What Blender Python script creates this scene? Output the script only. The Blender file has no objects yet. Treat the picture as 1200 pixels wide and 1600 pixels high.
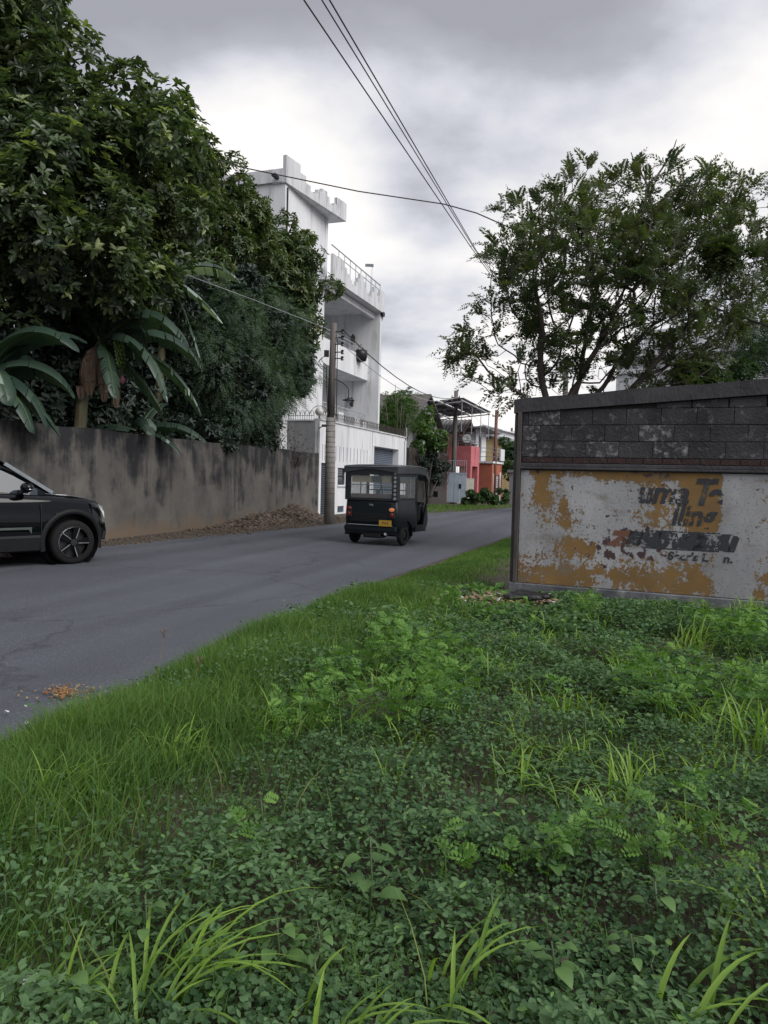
import bpy, bmesh, math, random
import numpy as np
from mathutils import Matrix, Vector, Euler
random.seed(7); RNG=np.random.default_rng(7)
S=bpy.context.scene; C=S.collection
R=math.radians; PI=math.pi

# ------------------------------------------------------------ camera
FPX=1150.0; CAMH=1.45; PITCH=R(2.45); ROLL=R(1.5)
fw=Vector((0,math.cos(PITCH),-math.sin(PITCH))); u0=Vector((0,math.sin(PITCH),math.cos(PITCH))); r0=Vector((1,0,0))
rt=r0*math.cos(ROLL)+u0*math.sin(ROLL); up=-r0*math.sin(ROLL)+u0*math.cos(ROLL)
cd=bpy.data.cameras.new('camera'); cam=bpy.data.objects.new('camera',cd); C.objects.link(cam)
m=Matrix((( rt.x,up.x,-fw.x,0),(rt.y,up.y,-fw.y,0),(rt.z,up.z,-fw.z,CAMH),(0,0,0,1)))
cam.matrix_world=m
cd.sensor_fit='VERTICAL'; cd.sensor_height=36; cd.lens=FPX/1600*36; cd.clip_end=3000; cd.clip_start=.05
S.camera=cam
S.render.resolution_x=768; S.render.resolution_y=1024
S.view_settings.view_transform='Standard'; S.view_settings.look='None'; S.view_settings.exposure=0.95; S.view_settings.gamma=1
S.view_settings.use_curve_mapping=False
SUN_AZ=128; SUN_EL=40      # azimuth to the right of the view direction
sd=bpy.data.lights.new('sun','SUN'); sd.energy=1.5; sd.angle=R(45); sd.color=(1,.965,.92)
sun=bpy.data.objects.new('sun',sd); C.objects.link(sun)
sdir=Vector((math.sin(R(SUN_AZ))*math.cos(R(SUN_EL)),math.cos(R(SUN_AZ))*math.cos(R(SUN_EL)),math.sin(R(SUN_EL))))
sun.rotation_euler=sdir.to_track_quat('Z','Y').to_euler()
# world: thin nishita sky behind a broken overcast
W=bpy.data.worlds.new('World'); S.world=W; W.use_nodes=True
def world():
    nt=W.node_tree; N=nt.nodes; L=nt.links; N.clear()
    out=N.new('ShaderNodeOutputWorld'); bg=N.new('ShaderNodeBackground'); bg.inputs[1].default_value=.1
    bgc=N.new('ShaderNodeBackground'); bgc.inputs[1].default_value=.93
    sky=N.new('ShaderNodeTexSky'); sky.sky_type='NISHITA'; sky.sun_disc=False; sky.sun_elevation=R(SUN_EL); sky.sun_rotation=R(SUN_AZ)
    L.new(sky.outputs[0],bg.inputs[0])
    tc=N.new('ShaderNodeTexCoord'); sep=N.new('ShaderNodeSeparateXYZ'); L.new(tc.outputs['Generated'],sep.inputs[0])
    def ma(op,a,b=None,c=None):
        n=N.new('ShaderNodeMath'); n.operation=op
        for i,v in enumerate((a,b,c)):
            if v is None: continue
            if isinstance(v,(int,float)): n.inputs[i].default_value=v
            else: L.new(v,n.inputs[i])
        return n.outputs[0]
    z=ma('MAXIMUM',sep.outputs[2],0.0); zz=ma('ADD',z,.22)
    px=ma('DIVIDE',sep.outputs[0],zz); py=ma('DIVIDE',sep.outputs[1],zz)
    cmb=N.new('ShaderNodeCombineXYZ'); L.new(px,cmb.inputs[0]); L.new(py,cmb.inputs[1]); cmb.inputs[2].default_value=4.3
    def noise(sc,det,rough,off):
        n=N.new('ShaderNodeTexNoise'); n.inputs['Scale'].default_value=sc; n.inputs['Detail'].default_value=det; n.inputs['Roughness'].default_value=rough
        mp=N.new('ShaderNodeMapping'); mp.inputs['Location'].default_value=off; L.new(cmb.outputs[0],mp.inputs[0]); L.new(mp.outputs[0],n.inputs[0]); return n.outputs[0]
    n1=noise(.95,7,.5,(.3,1.7,0)); n2=noise(2.4,7,.55,(5,2,1))
    # a bright break: low band over the rooftops and round the white house
    def blob(dx,dy,dz,k):
        v=N.new('ShaderNodeVectorMath'); v.operation='DOT_PRODUCT'; L.new(tc.outputs['Generated'],v.inputs[0]); d=Vector((dx,dy,dz)).normalized(); v.inputs[1].default_value=d
        return ma('EXPONENT',ma('MULTIPLY',ma('SUBTRACT',v.outputs['Value'],1.0),k))
    def pd(x,y):
        d=rt*((x-600)/FPX)+up*((800-y)/FPX)+fw; return d.x,d.y,d.z
    b=ma('MULTIPLY',blob(*pd(800,590),42),.32)
    b=ma('ADD',b,ma('MULTIPLY',blob(*pd(560,330),90),.16))
    b=ma('ADD',b,ma('MULTIPLY',blob(*pd(370,215),220),.34))
    b=ma('ADD',b,ma('MULTIPLY',blob(*pd(1120,200),90),.20))
    b=ma('SUBTRACT',b,ma('MULTIPLY',blob(*pd(880,60),30),.14))
    b=ma('SUBTRACT',b,ma('MULTIPLY',blob(*pd(650,275),420),.20))
    b=ma('SUBTRACT',b,ma('MULTIPLY',blob(*pd(655,480),260),.21))
    b=ma('SUBTRACT',b,ma('MULTIPLY',blob(*pd(330,110),90),.06))
    b=ma('SUBTRACT',b,ma('MULTIPLY',blob(*pd(700,150),120),.03)); b=ma('ADD',b,ma('MULTIPLY',blob(*pd(470,260),500),.12))
    s=ma('ADD',ma('MULTIPLY',n1,.9),ma('MULTIPLY',n2,.62)); s=ma('ADD',ma('SUBTRACT',s,.295),b)
    r=N.new('ShaderNodeValToRGB'); L.new(s,r.inputs[0]); e=r.color_ramp.elements
    e[0].position=.30; e[0].color=(.215,.217,.243,1); e[1].position=.74; e[1].color=(.62,.595,.575,1)
    for p,c in ((.43,(.275,.278,.308,1)),(.52,(.385,.39,.425,1)),(.61,(.49,.486,.495,1))):
        q=e.new(p); q.color=c
    L.new(r.outputs[0],bgc.inputs[0])
    mix=N.new('ShaderNodeMixShader'); mix.inputs[0].default_value=.96; L.new(bg.outputs[0],mix.inputs[1]); L.new(bgc.outputs[0],mix.inputs[2]); L.new(mix.outputs[0],out.inputs[0])
world()

# ------------------------------------------------------------ helpers
def at(px,py,D):
    d=rt*((px-600)/FPX)+up*((800-py)/FPX)+fw
    return Vector((0,0,CAMH))+d*(D/d.y)
def node_mat(name):
    m=bpy.data.materials.new(name); m.use_nodes=True; nt=m.node_tree; return m,nt,nt.nodes,nt.links,nt.nodes['Principled BSDF']
def mat(name,c1,c2=None,scale=3.0,rough=.7,metal=0,bump=0,stretch=(1,1,1),c3=None,scale2=None,ramp=(.35,.65),spec=.5,det=6,alpha=None,trans=0,emit=None,bscale=None,coat=0,thr3=(.55,.7)):
    m,nt,N,L,P=node_mat(name)
    P.inputs['Roughness'].default_value=rough; P.inputs['Metallic'].default_value=metal; P.inputs['Specular IOR Level'].default_value=spec
    if coat: P.inputs['Coat Weight'].default_value=coat; P.inputs['Coat Roughness'].default_value=.04
    if trans: P.inputs['Transmission Weight'].default_value=trans
    if c2 is None: c2=tuple(v*.75 for v in c1)
    tc=N.new('ShaderNodeTexCoord'); mp=N.new('ShaderNodeMapping'); L.new(tc.outputs['Object'],mp.inputs[0]); mp.inputs['Scale'].default_value=stretch
    def nz(sc,d=det,src=mp):
        n=N.new('ShaderNodeTexNoise'); n.inputs['Scale'].default_value=sc; n.inputs['Detail'].default_value=d; n.inputs['Roughness'].default_value=.62; L.new(src.outputs[0],n.inputs[0]); return n.outputs[0]
    n=nz(scale); r=N.new('ShaderNodeValToRGB'); L.new(n,r.inputs[0]); r.color_ramp.elements[0].position=ramp[0]; r.color_ramp.elements[1].position=ramp[1]
    r.color_ramp.elements[0].color=(*c1,1); r.color_ramp.elements[1].color=(*c2,1); col=r.outputs[0]
    if c3 is not None:
        n2=nz(scale2 or scale*3.7); rr=N.new('ShaderNodeValToRGB'); L.new(n2,rr.inputs[0]); rr.color_ramp.elements[0].position=thr3[0]; rr.color_ramp.elements[1].position=thr3[1]
        mx=N.new('ShaderNodeMix'); mx.data_type='RGBA'; L.new(rr.outputs[0],mx.inputs[0]); L.new(col,mx.inputs[6]); mx.inputs[7].default_value=(*c3,1); col=mx.outputs[2]
    L.new(col,P.inputs['Base Color'])
    if bump:
        bn=N.new('ShaderNodeBump'); bn.inputs['Strength'].default_value=min(1,bump); bn.inputs['Distance'].default_value=.02; L.new(nz(bscale or scale*6,5,tc if False else mp),bn.inputs['Height']); L.new(bn.outputs[0],P.inputs['Normal'])
    if emit: P.inputs['Emission Color'].default_value=(*emit[0],1); P.inputs['Emission Strength'].default_value=emit[1]
    if alpha is not None: P.inputs['Alpha'].default_value=alpha
    return m
def leaf_mat(name,dark,light,rough=.45,trans=.25,young=None,spec=.5):
    m,nt,N,L,P=node_mat(name)
    a=N.new('ShaderNodeAttribute'); a.attribute_name='tint'
    r=N.new('ShaderNodeValToRGB'); L.new(a.outputs['Fac'],r.inputs[0]); r.color_ramp.elements[0].color=(*dark,1); r.color_ramp.elements[1].color=(*light,1); r.color_ramp.elements[1].position=.8 if young else 1
    if young: q=r.color_ramp.elements.new(1.0); q.color=(*young,1)
    L.new(r.outputs[0],P.inputs['Base Color']); P.inputs['Roughness'].default_value=rough; P.inputs['Specular IOR Level'].default_value=spec
    t=N.new('ShaderNodeBsdfTranslucent'); g=N.new('ShaderNodeMix'); g.data_type='RGBA'; g.blend_type='MULTIPLY'; g.inputs[0].default_value=1; L.new(r.outputs[0],g.inputs[6]); g.inputs[7].default_value=(1.5,1.7,.6,1); L.new(g.outputs[2],t.inputs[0])
    mx=N.new('ShaderNodeMixShader'); mx.inputs[0].default_value=trans; L.new(P.outputs[0],mx.inputs[1]); L.new(t.outputs[0],mx.inputs[2]); L.new(mx.outputs[0],N['Material Output'].inputs[0])
    return m
class MB:
    def __init__(s,xf=None): s.v=[]; s.f=[]; s.xf=xf or Matrix.Identity(4)
    def add(s,vs,fs):
        o=len(s.v); s.v+=[tuple(s.xf@Vector(v)) for v in vs]; s.f+=[tuple(i+o for i in f) for f in fs]; return s
    def box(s,x0,x1,y0,y1,z0,z1,taper=0):
        t=taper
        return s.add([(x0,y0,z0),(x1,y0,z0),(x1,y1,z0),(x0,y1,z0),(x0+t,y0+t,z1),(x1-t,y0+t,z1),(x1-t,y1-t,z1),(x0+t,y1-t,z1)],
              [(3,2,1,0),(4,5,6,7),(0,1,5,4),(1,2,6,5),(2,3,7,6),(3,0,4,7)])
    def beam(s,a,b,w,h):
        a=Vector(a); b=Vector(b); d=(b-a).normalized(); u=Vector((0,0,1)); 
        if abs(d.z)>.95: u=Vector((1,0,0))
        r=d.cross(u).normalized(); u=r.cross(d)
        vs=[p+r*sx*w/2+u*sz*h/2 for p in (a,b) for sx,sz in ((-1,-1),(1,-1),(1,1),(-1,1))]
        return s.add(vs,[(0,1,2,3),(7,6,5,4),(0,4,5,1),(1,5,6,2),(2,6,7,3),(3,7,4,0)])
    def tube(s,pts,r,n=6,cap=True):
        pts=[Vector(p) for p in pts]; rr=r if isinstance(r,(list,tuple)) else [r]*len(pts); rings=[]
        for i,p in enumerate(pts):
            d=(pts[min(i+1,len(pts)-1)]-pts[max(i-1,0)]).normalized(); u=Vector((0,0,1)) if abs(d.z)<.9 else Vector((1,0,0))
            a=d.cross(u).normalized(); b=d.cross(a)
            rings.append([p+(a*math.cos(2*PI*k/n)+b*math.sin(2*PI*k/n))*rr[i] for k in range(n)])
        vs=[v for g in rings for v in g]; fs=[]
        for i in range(len(pts)-1):
            for k in range(n): fs.append((i*n+k,i*n+(k+1)%n,(i+1)*n+(k+1)%n,(i+1)*n+k))
        if cap: fs.append(tuple(range(n))[::-1]); fs.append(tuple((len(pts)-1)*n+k for k in range(n)))
        return s.add(vs,fs)
    def lathe(s,prof,n=16,axis='z',c=(0,0,0)):
        vs=[];fs=[]
        for r,h in prof:
            for k in range(n):
                a=2*PI*k/n; x,y=r*math.cos(a),r*math.sin(a)
                p={'z':(x,y,h),'y':(x,h,y),'x':(h,x,y)}[axis]; vs.append((p[0]+c[0],p[1]+c[1],p[2]+c[2]))
        for i in range(len(prof)-1):
            for k in range(n): fs.append((i*n+k,i*n+(k+1)%n,(i+1)*n+(k+1)%n,(i+1)*n+k))
        return s.add(vs,fs)
    def ball(s,c,r,n=10,sq=(1,1,1)):
        m=n//2; vs=[];fs=[]
        for i in range(m+1):
            t=PI*i/m
            for k in range(n): vs.append((c[0]+r*sq[0]*math.sin(t)*math.cos(2*PI*k/n),c[1]+r*sq[1]*math.sin(t)*math.sin(2*PI*k/n),c[2]+r*sq[2]*math.cos(t)))
        for i in range(m):
            for k in range(n): fs.append((i*n+k,(i+1)*n+k,(i+1)*n+(k+1)%n,i*n+(k+1)%n))
        return s.add(vs,fs)
    def prism(s,pts,y0,y1):   # pts in xz, extruded along y
        n=len(pts); vs=[(x,y0,z) for x,z in pts]+[(x,y1,z) for x,z in pts]
        fs=[tuple(range(n)),tuple(range(2*n-1,n-1,-1))]+[(k,k+n,(k+1)%n+n,(k+1)%n) for k in range(n)]
        return s.add(vs,fs)
    def prismx(s,pts,x0,x1):  # pts in yz
        n=len(pts); vs=[(x0,y,z) for y,z in pts]+[(x1,y,z) for y,z in pts]
        fs=[tuple(range(n))[::-1],tuple(range(n,2*n))]+[(k,(k+1)%n,(k+1)%n+n,k+n) for k in range(n)]
        return s.add(vs,fs)
    def holes(s,x0,x1,z0,z1,y0,y1,rects,top=None):  # wall along x with openings, one skin without seams
        xs=sorted({x0,x1,*[v for r in rects for v in r[:2]]}); zs=sorted({z0,z1,*[v for r in rects for v in r[2:]]})
        solid=lambda i,k: 0<=i<len(xs)-1 and 0<=k<len(zs)-1 and not any(r[0]<(xs[i]+xs[i+1])/2<r[1] and r[2]<(zs[k]+zs[k+1])/2<r[3] for r in rects)
        idx={}; vs=[]; fs=[]
        def V(i,k,y):
            if (i,k,y) not in idx: idx[(i,k,y)]=len(vs); vs.append((xs[i],y,zs[k]))
            return idx[(i,k,y)]
        for i in range(len(xs)-1):
            for k in range(len(zs)-1):
                if not solid(i,k): continue
                fs.append((V(i,k,y0),V(i+1,k,y0),V(i+1,k+1,y0),V(i,k+1,y0))); fs.append((V(i,k+1,y1),V(i+1,k+1,y1),V(i+1,k,y1),V(i,k,y1)))
                if not solid(i-1,k): fs.append((V(i,k,y1),V(i,k,y0),V(i,k+1,y0),V(i,k+1,y1)))
                if not solid(i+1,k): fs.append((V(i+1,k,y0),V(i+1,k,y1),V(i+1,k+1,y1),V(i+1,k+1,y0)))
                if not solid(i,k-1): fs.append((V(i,k,y1),V(i+1,k,y1),V(i+1,k,y0),V(i,k,y0)))
                if not solid(i,k+1): fs.append((V(i,k+1,y0),V(i+1,k+1,y0),V(i+1,k+1,y1),V(i,k+1,y1)))
        return s.add(vs,fs)
    def build(s,name,m,parent=None,smooth=False,bevel=0,label=None,seg=1,loc=None):
        me=bpy.data.meshes.new(name); me.from_pydata(s.v,[],s.f); me.materials.append(m)
        if smooth: me.shade_smooth()
        o=bpy.data.objects.new(name,me); C.objects.link(o)
        if parent: o.parent=parent
        if loc: o.location=loc
        if bevel:
            b=o.modifiers.new('bevel','BEVEL'); b.width=bevel; b.segments=seg; b.limit_method='ANGLE'; b.angle_limit=R(40)
        if label: o['label']=label
        return o
def np_mesh(name,verts,faces_list,m,parent=None,tint=None,smooth=False):
    """verts (N,3); faces_list: list of int arrays (n,k)"""
    me=bpy.data.meshes.new(name); me.vertices.add(len(verts)); me.vertices.foreach_set('co',np.ascontiguousarray(verts,dtype=np.float32).ravel())
    li=np.concatenate([f.ravel() for f in faces_list]).astype(np.int32)
    tot=np.concatenate([np.full(len(f),f.shape[1]) for f in faces_list]).astype(np.int32)
    st=np.concatenate([[0],np.cumsum(tot)[:-1]]).astype(np.int32)
    me.loops.add(len(li)); me.loops.foreach_set('vertex_index',li); me.polygons.add(len(tot)); me.polygons.foreach_set('loop_start',st)
    try: me.polygons.foreach_set('loop_total',tot)
    except Exception: pass
    if tint is not None:
        a=me.attributes.new('tint','FLOAT','POINT'); a.data.foreach_set('value',np.ascontiguousarray(tint,dtype=np.float32))
    me.materials.append(m); me.update(calc_edges=True)
    if smooth: me.shade_smooth()
    o=bpy.data.objects.new(name,me); C.objects.link(o)
    if parent: o.parent=parent
    return o
def tag(o,label=None,cat=None,group=None,kind=None):
    if label: o['label']=label
    if cat: o['category']=cat
    if group: o['group']=group
    if kind: o['kind']=kind
    return o
def thing(name,label,cat,loc=(0,0,0),rotz=0,group=None):
    o=bpy.data.objects.new(name,None); o.empty_display_size=.2; C.objects.link(o); o.location=loc; o.rotation_euler=(0,0,rotz); return tag(o,label,cat,group)
def copy_tree(o,parent=None):
    c=o.copy(); C.objects.link(c); c.parent=parent
    for ch in list(o.children): copy_tree(ch,c)
    return c
HD=lambda h: R(90-h)       # heading (0 = view direction, + right) to z rotation
def nrmz(a): return a/np.maximum(1e-9,np.linalg.norm(a,axis=-1,keepdims=True))
def hsh(i,j,s): 
    h=np.sin(i*127.1+j*311.7+s*74.7)*43758.5453; return h-np.floor(h)
def vn(x,y,sc,s=0):
    x=np.asarray(x)*sc; y=np.asarray(y)*sc; i=np.floor(x); j=np.floor(y); fx=x-i; fy=y-j; fx=fx*fx*(3-2*fx); fy=fy*fy*(3-2*fy)
    return (hsh(i,j,s)*(1-fx)+hsh(i+1,j,s)*fx)*(1-fy)+(hsh(i,j+1,s)*(1-fx)+hsh(i+1,j+1,s)*fx)*fy
def fbm(x,y,sc,s=0): return .55*vn(x,y,sc,s)+.3*vn(x,y,sc*2.1,s+3)+.15*vn(x,y,sc*4.3,s+9)
def leaves(pos,dr,nm,L,Wd,fold=.18,droop=.12):
    """folded six-point leaves; returns verts, quads"""
    n=len(pos); dr=nrmz(dr); nm=nrmz(nm-(nm*dr).sum(1,keepdims=True)*dr); sd_=np.cross(dr,nm); L=np.asarray(L).reshape(-1,1); Wd=np.asarray(Wd).reshape(-1,1)
    a=pos+dr*L*.38+nm*L*.03; b=pos+dr*L*.78-nm*L*droop*.3
    v=np.stack([pos,a+sd_*Wd*.5+nm*Wd*fold,b+sd_*Wd*.36+nm*Wd*fold*.6,pos+dr*L-nm*L*droop,b-sd_*Wd*.36+nm*Wd*fold*.6,a-sd_*Wd*.5+nm*Wd*fold],1).reshape(-1,3)
    k=np.arange(n)[:,None]*6
    return v,np.concatenate([k+np.array([[0,1,2,3]]),k+np.array([[3,4,5,0]])])
def rdir(n,zlo=-1,zhi=1):
    z=RNG.uniform(zlo,zhi,n); a=RNG.uniform(0,2*PI,n); r=np.sqrt(1-z*z); return np.stack([r*np.cos(a),r*np.sin(a),z],1)
# ------------------------------------------------------------ materials
M=dict(
 asphalt=mat('asphalt',(.118,.121,.138),(.092,.095,.110),.5,.85,bump=.5,bscale=90,c3=(.19,.19,.20),scale2=70,thr3=(.60,.72),ramp=(.3,.7)),
 dirt=mat('dirt',(.045,.034,.026),(.085,.067,.052),2.2,.95,bump=.8,bscale=30,c3=(.15,.125,.10),scale2=25,thr3=(.58,.75)),
 white=mat('white_paint',(.76,.77,.79),(.64,.655,.68),.7,.7,c3=(.30,.305,.31),scale2=1.8,thr3=(.54,.76),stretch=(1.6,1.6,.22)),
 oldwhite=mat('stained_white_paint',(.66,.67,.69),(.48,.49,.51),1.1,.75,c3=(.13,.13,.135),scale2=2.3,thr3=(.56,.74),stretch=(2.2,2.2,.28)),
 grey_concrete=mat('grey_render',(.30,.31,.32),(.22,.225,.235),1.2,.85,c3=(.12,.12,.12),scale2=1.6,thr3=(.55,.8),stretch=(1.3,1.3,.4)),  # plain grey render with darker blotches
 metal=mat('painted_steel',(.62,.64,.67),None,4,.4,.6), dark_metal=mat('dark_steel',(.03,.033,.038),None,6,.45,.6),
 iron=mat('rusty_iron',(.035,.032,.032),(.07,.05,.04),5,.6,.5), shutter=mat('shutter_steel',(.16,.19,.24),(.12,.145,.185),4,.5,.35),
 glass=mat('window_glass',(.05,.06,.075),(.035,.04,.05),2,.06,spec=.9), black=mat('black_plastic',(.012,.013,.015),None,5,.45),
 pole=mat('weathered_pole',(.16,.145,.135),(.09,.08,.074),3,.85,stretch=(4,4,.5),bump=.4), polebase=mat('pole_concrete',(.27,.255,.24),(.17,.16,.15),3,.85,c3=(.15,.14,.135),scale2=5,bump=.5),
 ring=mat('pole_binding',(.12,.11,.105),None,8,.7),
 cable=mat('cable_rubber',(.03,.03,.034),None,3,.55), cable_light=mat('cable_pale',(.35,.36,.38),None,3,.5),
 stone=mat('rubble_stone',(.115,.090,.068),(.060,.045,.033),2,.95,c3=(.20,.18,.155),scale2=5,thr3=(.56,.7),bump=.5),
 soil=mat('heap_soil',(.07,.05,.035),(.12,.09,.063),5,.95,bump=1,bscale=18),
 pink=mat('pink_paint',(.55,.17,.185),(.44,.125,.14),1.5,.75,c3=(.40,.20,.18),scale2=3,thr3=(.6,.8)),
 redbrown=mat('terracotta_paint',(.42,.14,.085),(.34,.11,.07),2,.75), brick=mat('brown_brick',(.10,.055,.045),(.07,.04,.035),6,.85),
 roof=mat('weathered_roof',(.13,.115,.11),(.08,.072,.07),4,.8,bump=.5), roofgrey=mat('grey_roof_sheet',(.24,.25,.27),(.17,.175,.185),3,.7),
 bluegate=mat('blue_gate_paint',(.36,.42,.50),(.30,.35,.42),2,.55), cream=mat('cream_render',(.62,.60,.52),(.48,.46,.40),3,.8),
 yellowwall=mat('yellow_render',(.62,.48,.24),(.52,.40,.2),2,.8), panel=mat('solar_back',(.045,.05,.065),(.035,.038,.05),4,.4), alu=mat('aluminium',(.62,.62,.63),None,5,.35,.8),
 dish=mat('dish_grey',(.36,.38,.40),None,4,.5), vine=mat('vine_net',(.05,.045,.045),(.085,.07,.065),4,.95,c3=(.03,.05,.028),scale2=3,bump=1),
 blackcar=mat('black_car_paint',(.002,.003,.004),(.002,.003,.004),2,.03,spec=.38), cladding=mat('cladding_plastic',(.008,.009,.011),None,8,.6,spec=.25),
 tyre=mat('tyre_rubber',(.007,.007,.008),(.010,.010,.011),20,.8,spec=.25), rim=mat('dark_alloy',(.03,.032,.036),None,8,.35,.7), rimedge=mat('machined_alloy',(.62,.64,.68),None,8,.25,.9),
 chrome=mat('chrome_trim',(.5,.52,.55),None,5,.2,1), carglass=mat('car_glass',(.045,.055,.07),(.035,.045,.055),1,.05,spec=.45), lamp=mat('lamp_lens',(.75,.78,.8),None,5,.1,spec=.9),
 tukbody=mat('tuk_dark_green_paint',(.006,.011,.013),(.0045,.008,.010),2,.42,spec=.35), tukroof=mat('tuk_canvas',(.014,.018,.021),(.010,.013,.016),6,.5,bump=.3,bscale=8), tukgloss=mat('tuk_canvas_top',(.055,.06,.066),(.035,.04,.046),5,.35),
 seat=mat('seat_vinyl',(.16,.055,.03),(.10,.04,.025),4,.5), creamtrim=mat('cream_cloth',(.70,.56,.32),(.6,.48,.27),6,.8), grey=mat('grey_trim',(.22,.25,.27),None,5,.5),
 redlens=mat('red_lens',(.20,.012,.01),None,5,.2), amber=mat('amber_lens',(.42,.13,.05),None,5,.2,emit=((1,.36,.14),.16)),
 plate=mat('yellow_plate',(.48,.28,.03),(.40,.23,.03),5,.5), ink=mat('black_ink',(.02,.02,.02),None,5,.6), sticker=mat('grey_sticker',(.30,.32,.33),None,9,.5),
 leather=mat('bark',(.085,.07,.06),(.05,.042,.036),6,.9,stretch=(1,1,.4),bump=.8), palebark=mat('pale_bark',(.17,.15,.13),(.09,.08,.07),5,.9,bump=.6),
 block=mat('sooty_block',(.055,.055,.062),(.022,.022,.026),2.5,.92,c3=(.17,.17,.178),scale2=9,thr3=(.56,.74),bump=1,bscale=35),
 block2=mat('worn_block',(.07,.07,.078),(.028,.028,.032),3,.92,c3=(.26,.26,.27),scale2=14,thr3=(.50,.68),bump=1,bscale=35),
 mortar=mat('dark_mortar',(.045,.044,.047),(.075,.072,.07),8,.95,bump=.7), redbrick=mat('old_red_brick',(.055,.022,.020),(.028,.018,.018),8,.9,c3=(.05,.05,.05),scale2=12,bump=.8),
 cap=mat('mouldy_cap',(.07,.068,.074),(.028,.028,.032),1.6,.92,c3=(.085,.08,.08),scale2=5,thr3=(.55,.75),bump=.7,bscale=30,stretch=(1,1,.5)),
 plinth=mat('plinth_render',(.17,.175,.19),(.075,.08,.09),2.5,.9,c3=(.26,.26,.26),scale2=6,thr3=(.55,.72),bump=.6,bscale=30),
 conduit=mat('weathered_timber',(.045,.040,.038),(.085,.075,.07),6,.85,stretch=(3,3,.4)),
 litter=mat('white_litter',(.62,.64,.66),None,6,.5), teal=mat('teal_litter',(.20,.36,.34),None,6,.45), blackbag=mat('black_bag',(.012,.012,.014),None,6,.3,bump=1,bscale=25), straw=mat('dry_straw',(.30,.22,.13),(.2,.14,.08),9,.9),
 orange=mat('orange_scraps',(.26,.11,.03),(.2,.1,.04),20,.8), palescrap=mat('pale_scraps',(.26,.21,.14),None,20,.8),
 globe=mat('lamp_globe',(.62,.60,.58),None,6,.3),
 bananastem=mat('banana_stem',(.17,.18,.09),(.11,.075,.05),4,.6,stretch=(5,5,.4)), drybanana=mat('dry_banana_leaf',(.20,.135,.095),(.11,.075,.055),5,.9,stretch=(3,3,.3)),
 fruit=mat('green_bananas',(.16,.24,.06),(.10,.17,.04),8,.5), flower=mat('banana_flower',(.28,.10,.13),None,5,.5), fruitstalk=mat('fruit_stalk',(.06,.10,.035),None,6,.5),
)
LM=dict(
 big=leaf_mat('broadleaf_tree_leaves',(.040,.062,.045),(.125,.175,.075),.36,.26,young=(.27,.33,.14)),
 mango=leaf_mat('mango_leaves',(.036,.066,.032),(.12,.17,.055),.4,.22,young=(.12,.13,.045)),
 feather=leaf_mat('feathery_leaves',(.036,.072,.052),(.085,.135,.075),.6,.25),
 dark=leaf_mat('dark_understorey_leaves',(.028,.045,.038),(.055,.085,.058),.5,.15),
 right=leaf_mat('pinnate_leaves',(.030,.056,.027),(.10,.130,.045),.55,.32,young=(.10,.11,.045)),
 shrub=leaf_mat('shrub_leaves',(.025,.06,.02),(.075,.14,.04),.5,.25), yshrub=leaf_mat('bright_shrub_leaves',(.035,.09,.022),(.12,.20,.05),.45,.3,young=(.3,.36,.12)),
 dry=leaf_mat('dry_twig_leaves',(.05,.035,.03),(.12,.085,.06),.9,.1),
 banana=leaf_mat('banana_leaf',(.016,.036,.028),(.050,.085,.060),.38,.22,young=(.34,.42,.40)),  # palest stop is a glint painted into the torn banana leaves
 grass=leaf_mat('road_edge_grass',(.046,.108,.026),(.145,.25,.058),.65,.35,young=(.21,.24,.08),spec=.25), lush=leaf_mat('lush_grass_blades',(.12,.23,.035),(.30,.46,.075),.45,.4),
 cover=leaf_mat('ground_cover_leaves',(.038,.088,.038),(.13,.225,.10),.65,.28,young=(.17,.30,.08),spec=.25), cover2=leaf_mat('fern_like_weed_leaves',(.055,.145,.030),(.17,.31,.062),.6,.3,spec=.3), weed=leaf_mat('broad_weed_leaf',(.06,.13,.035),(.15,.27,.08),.45,.3),
)
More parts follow.
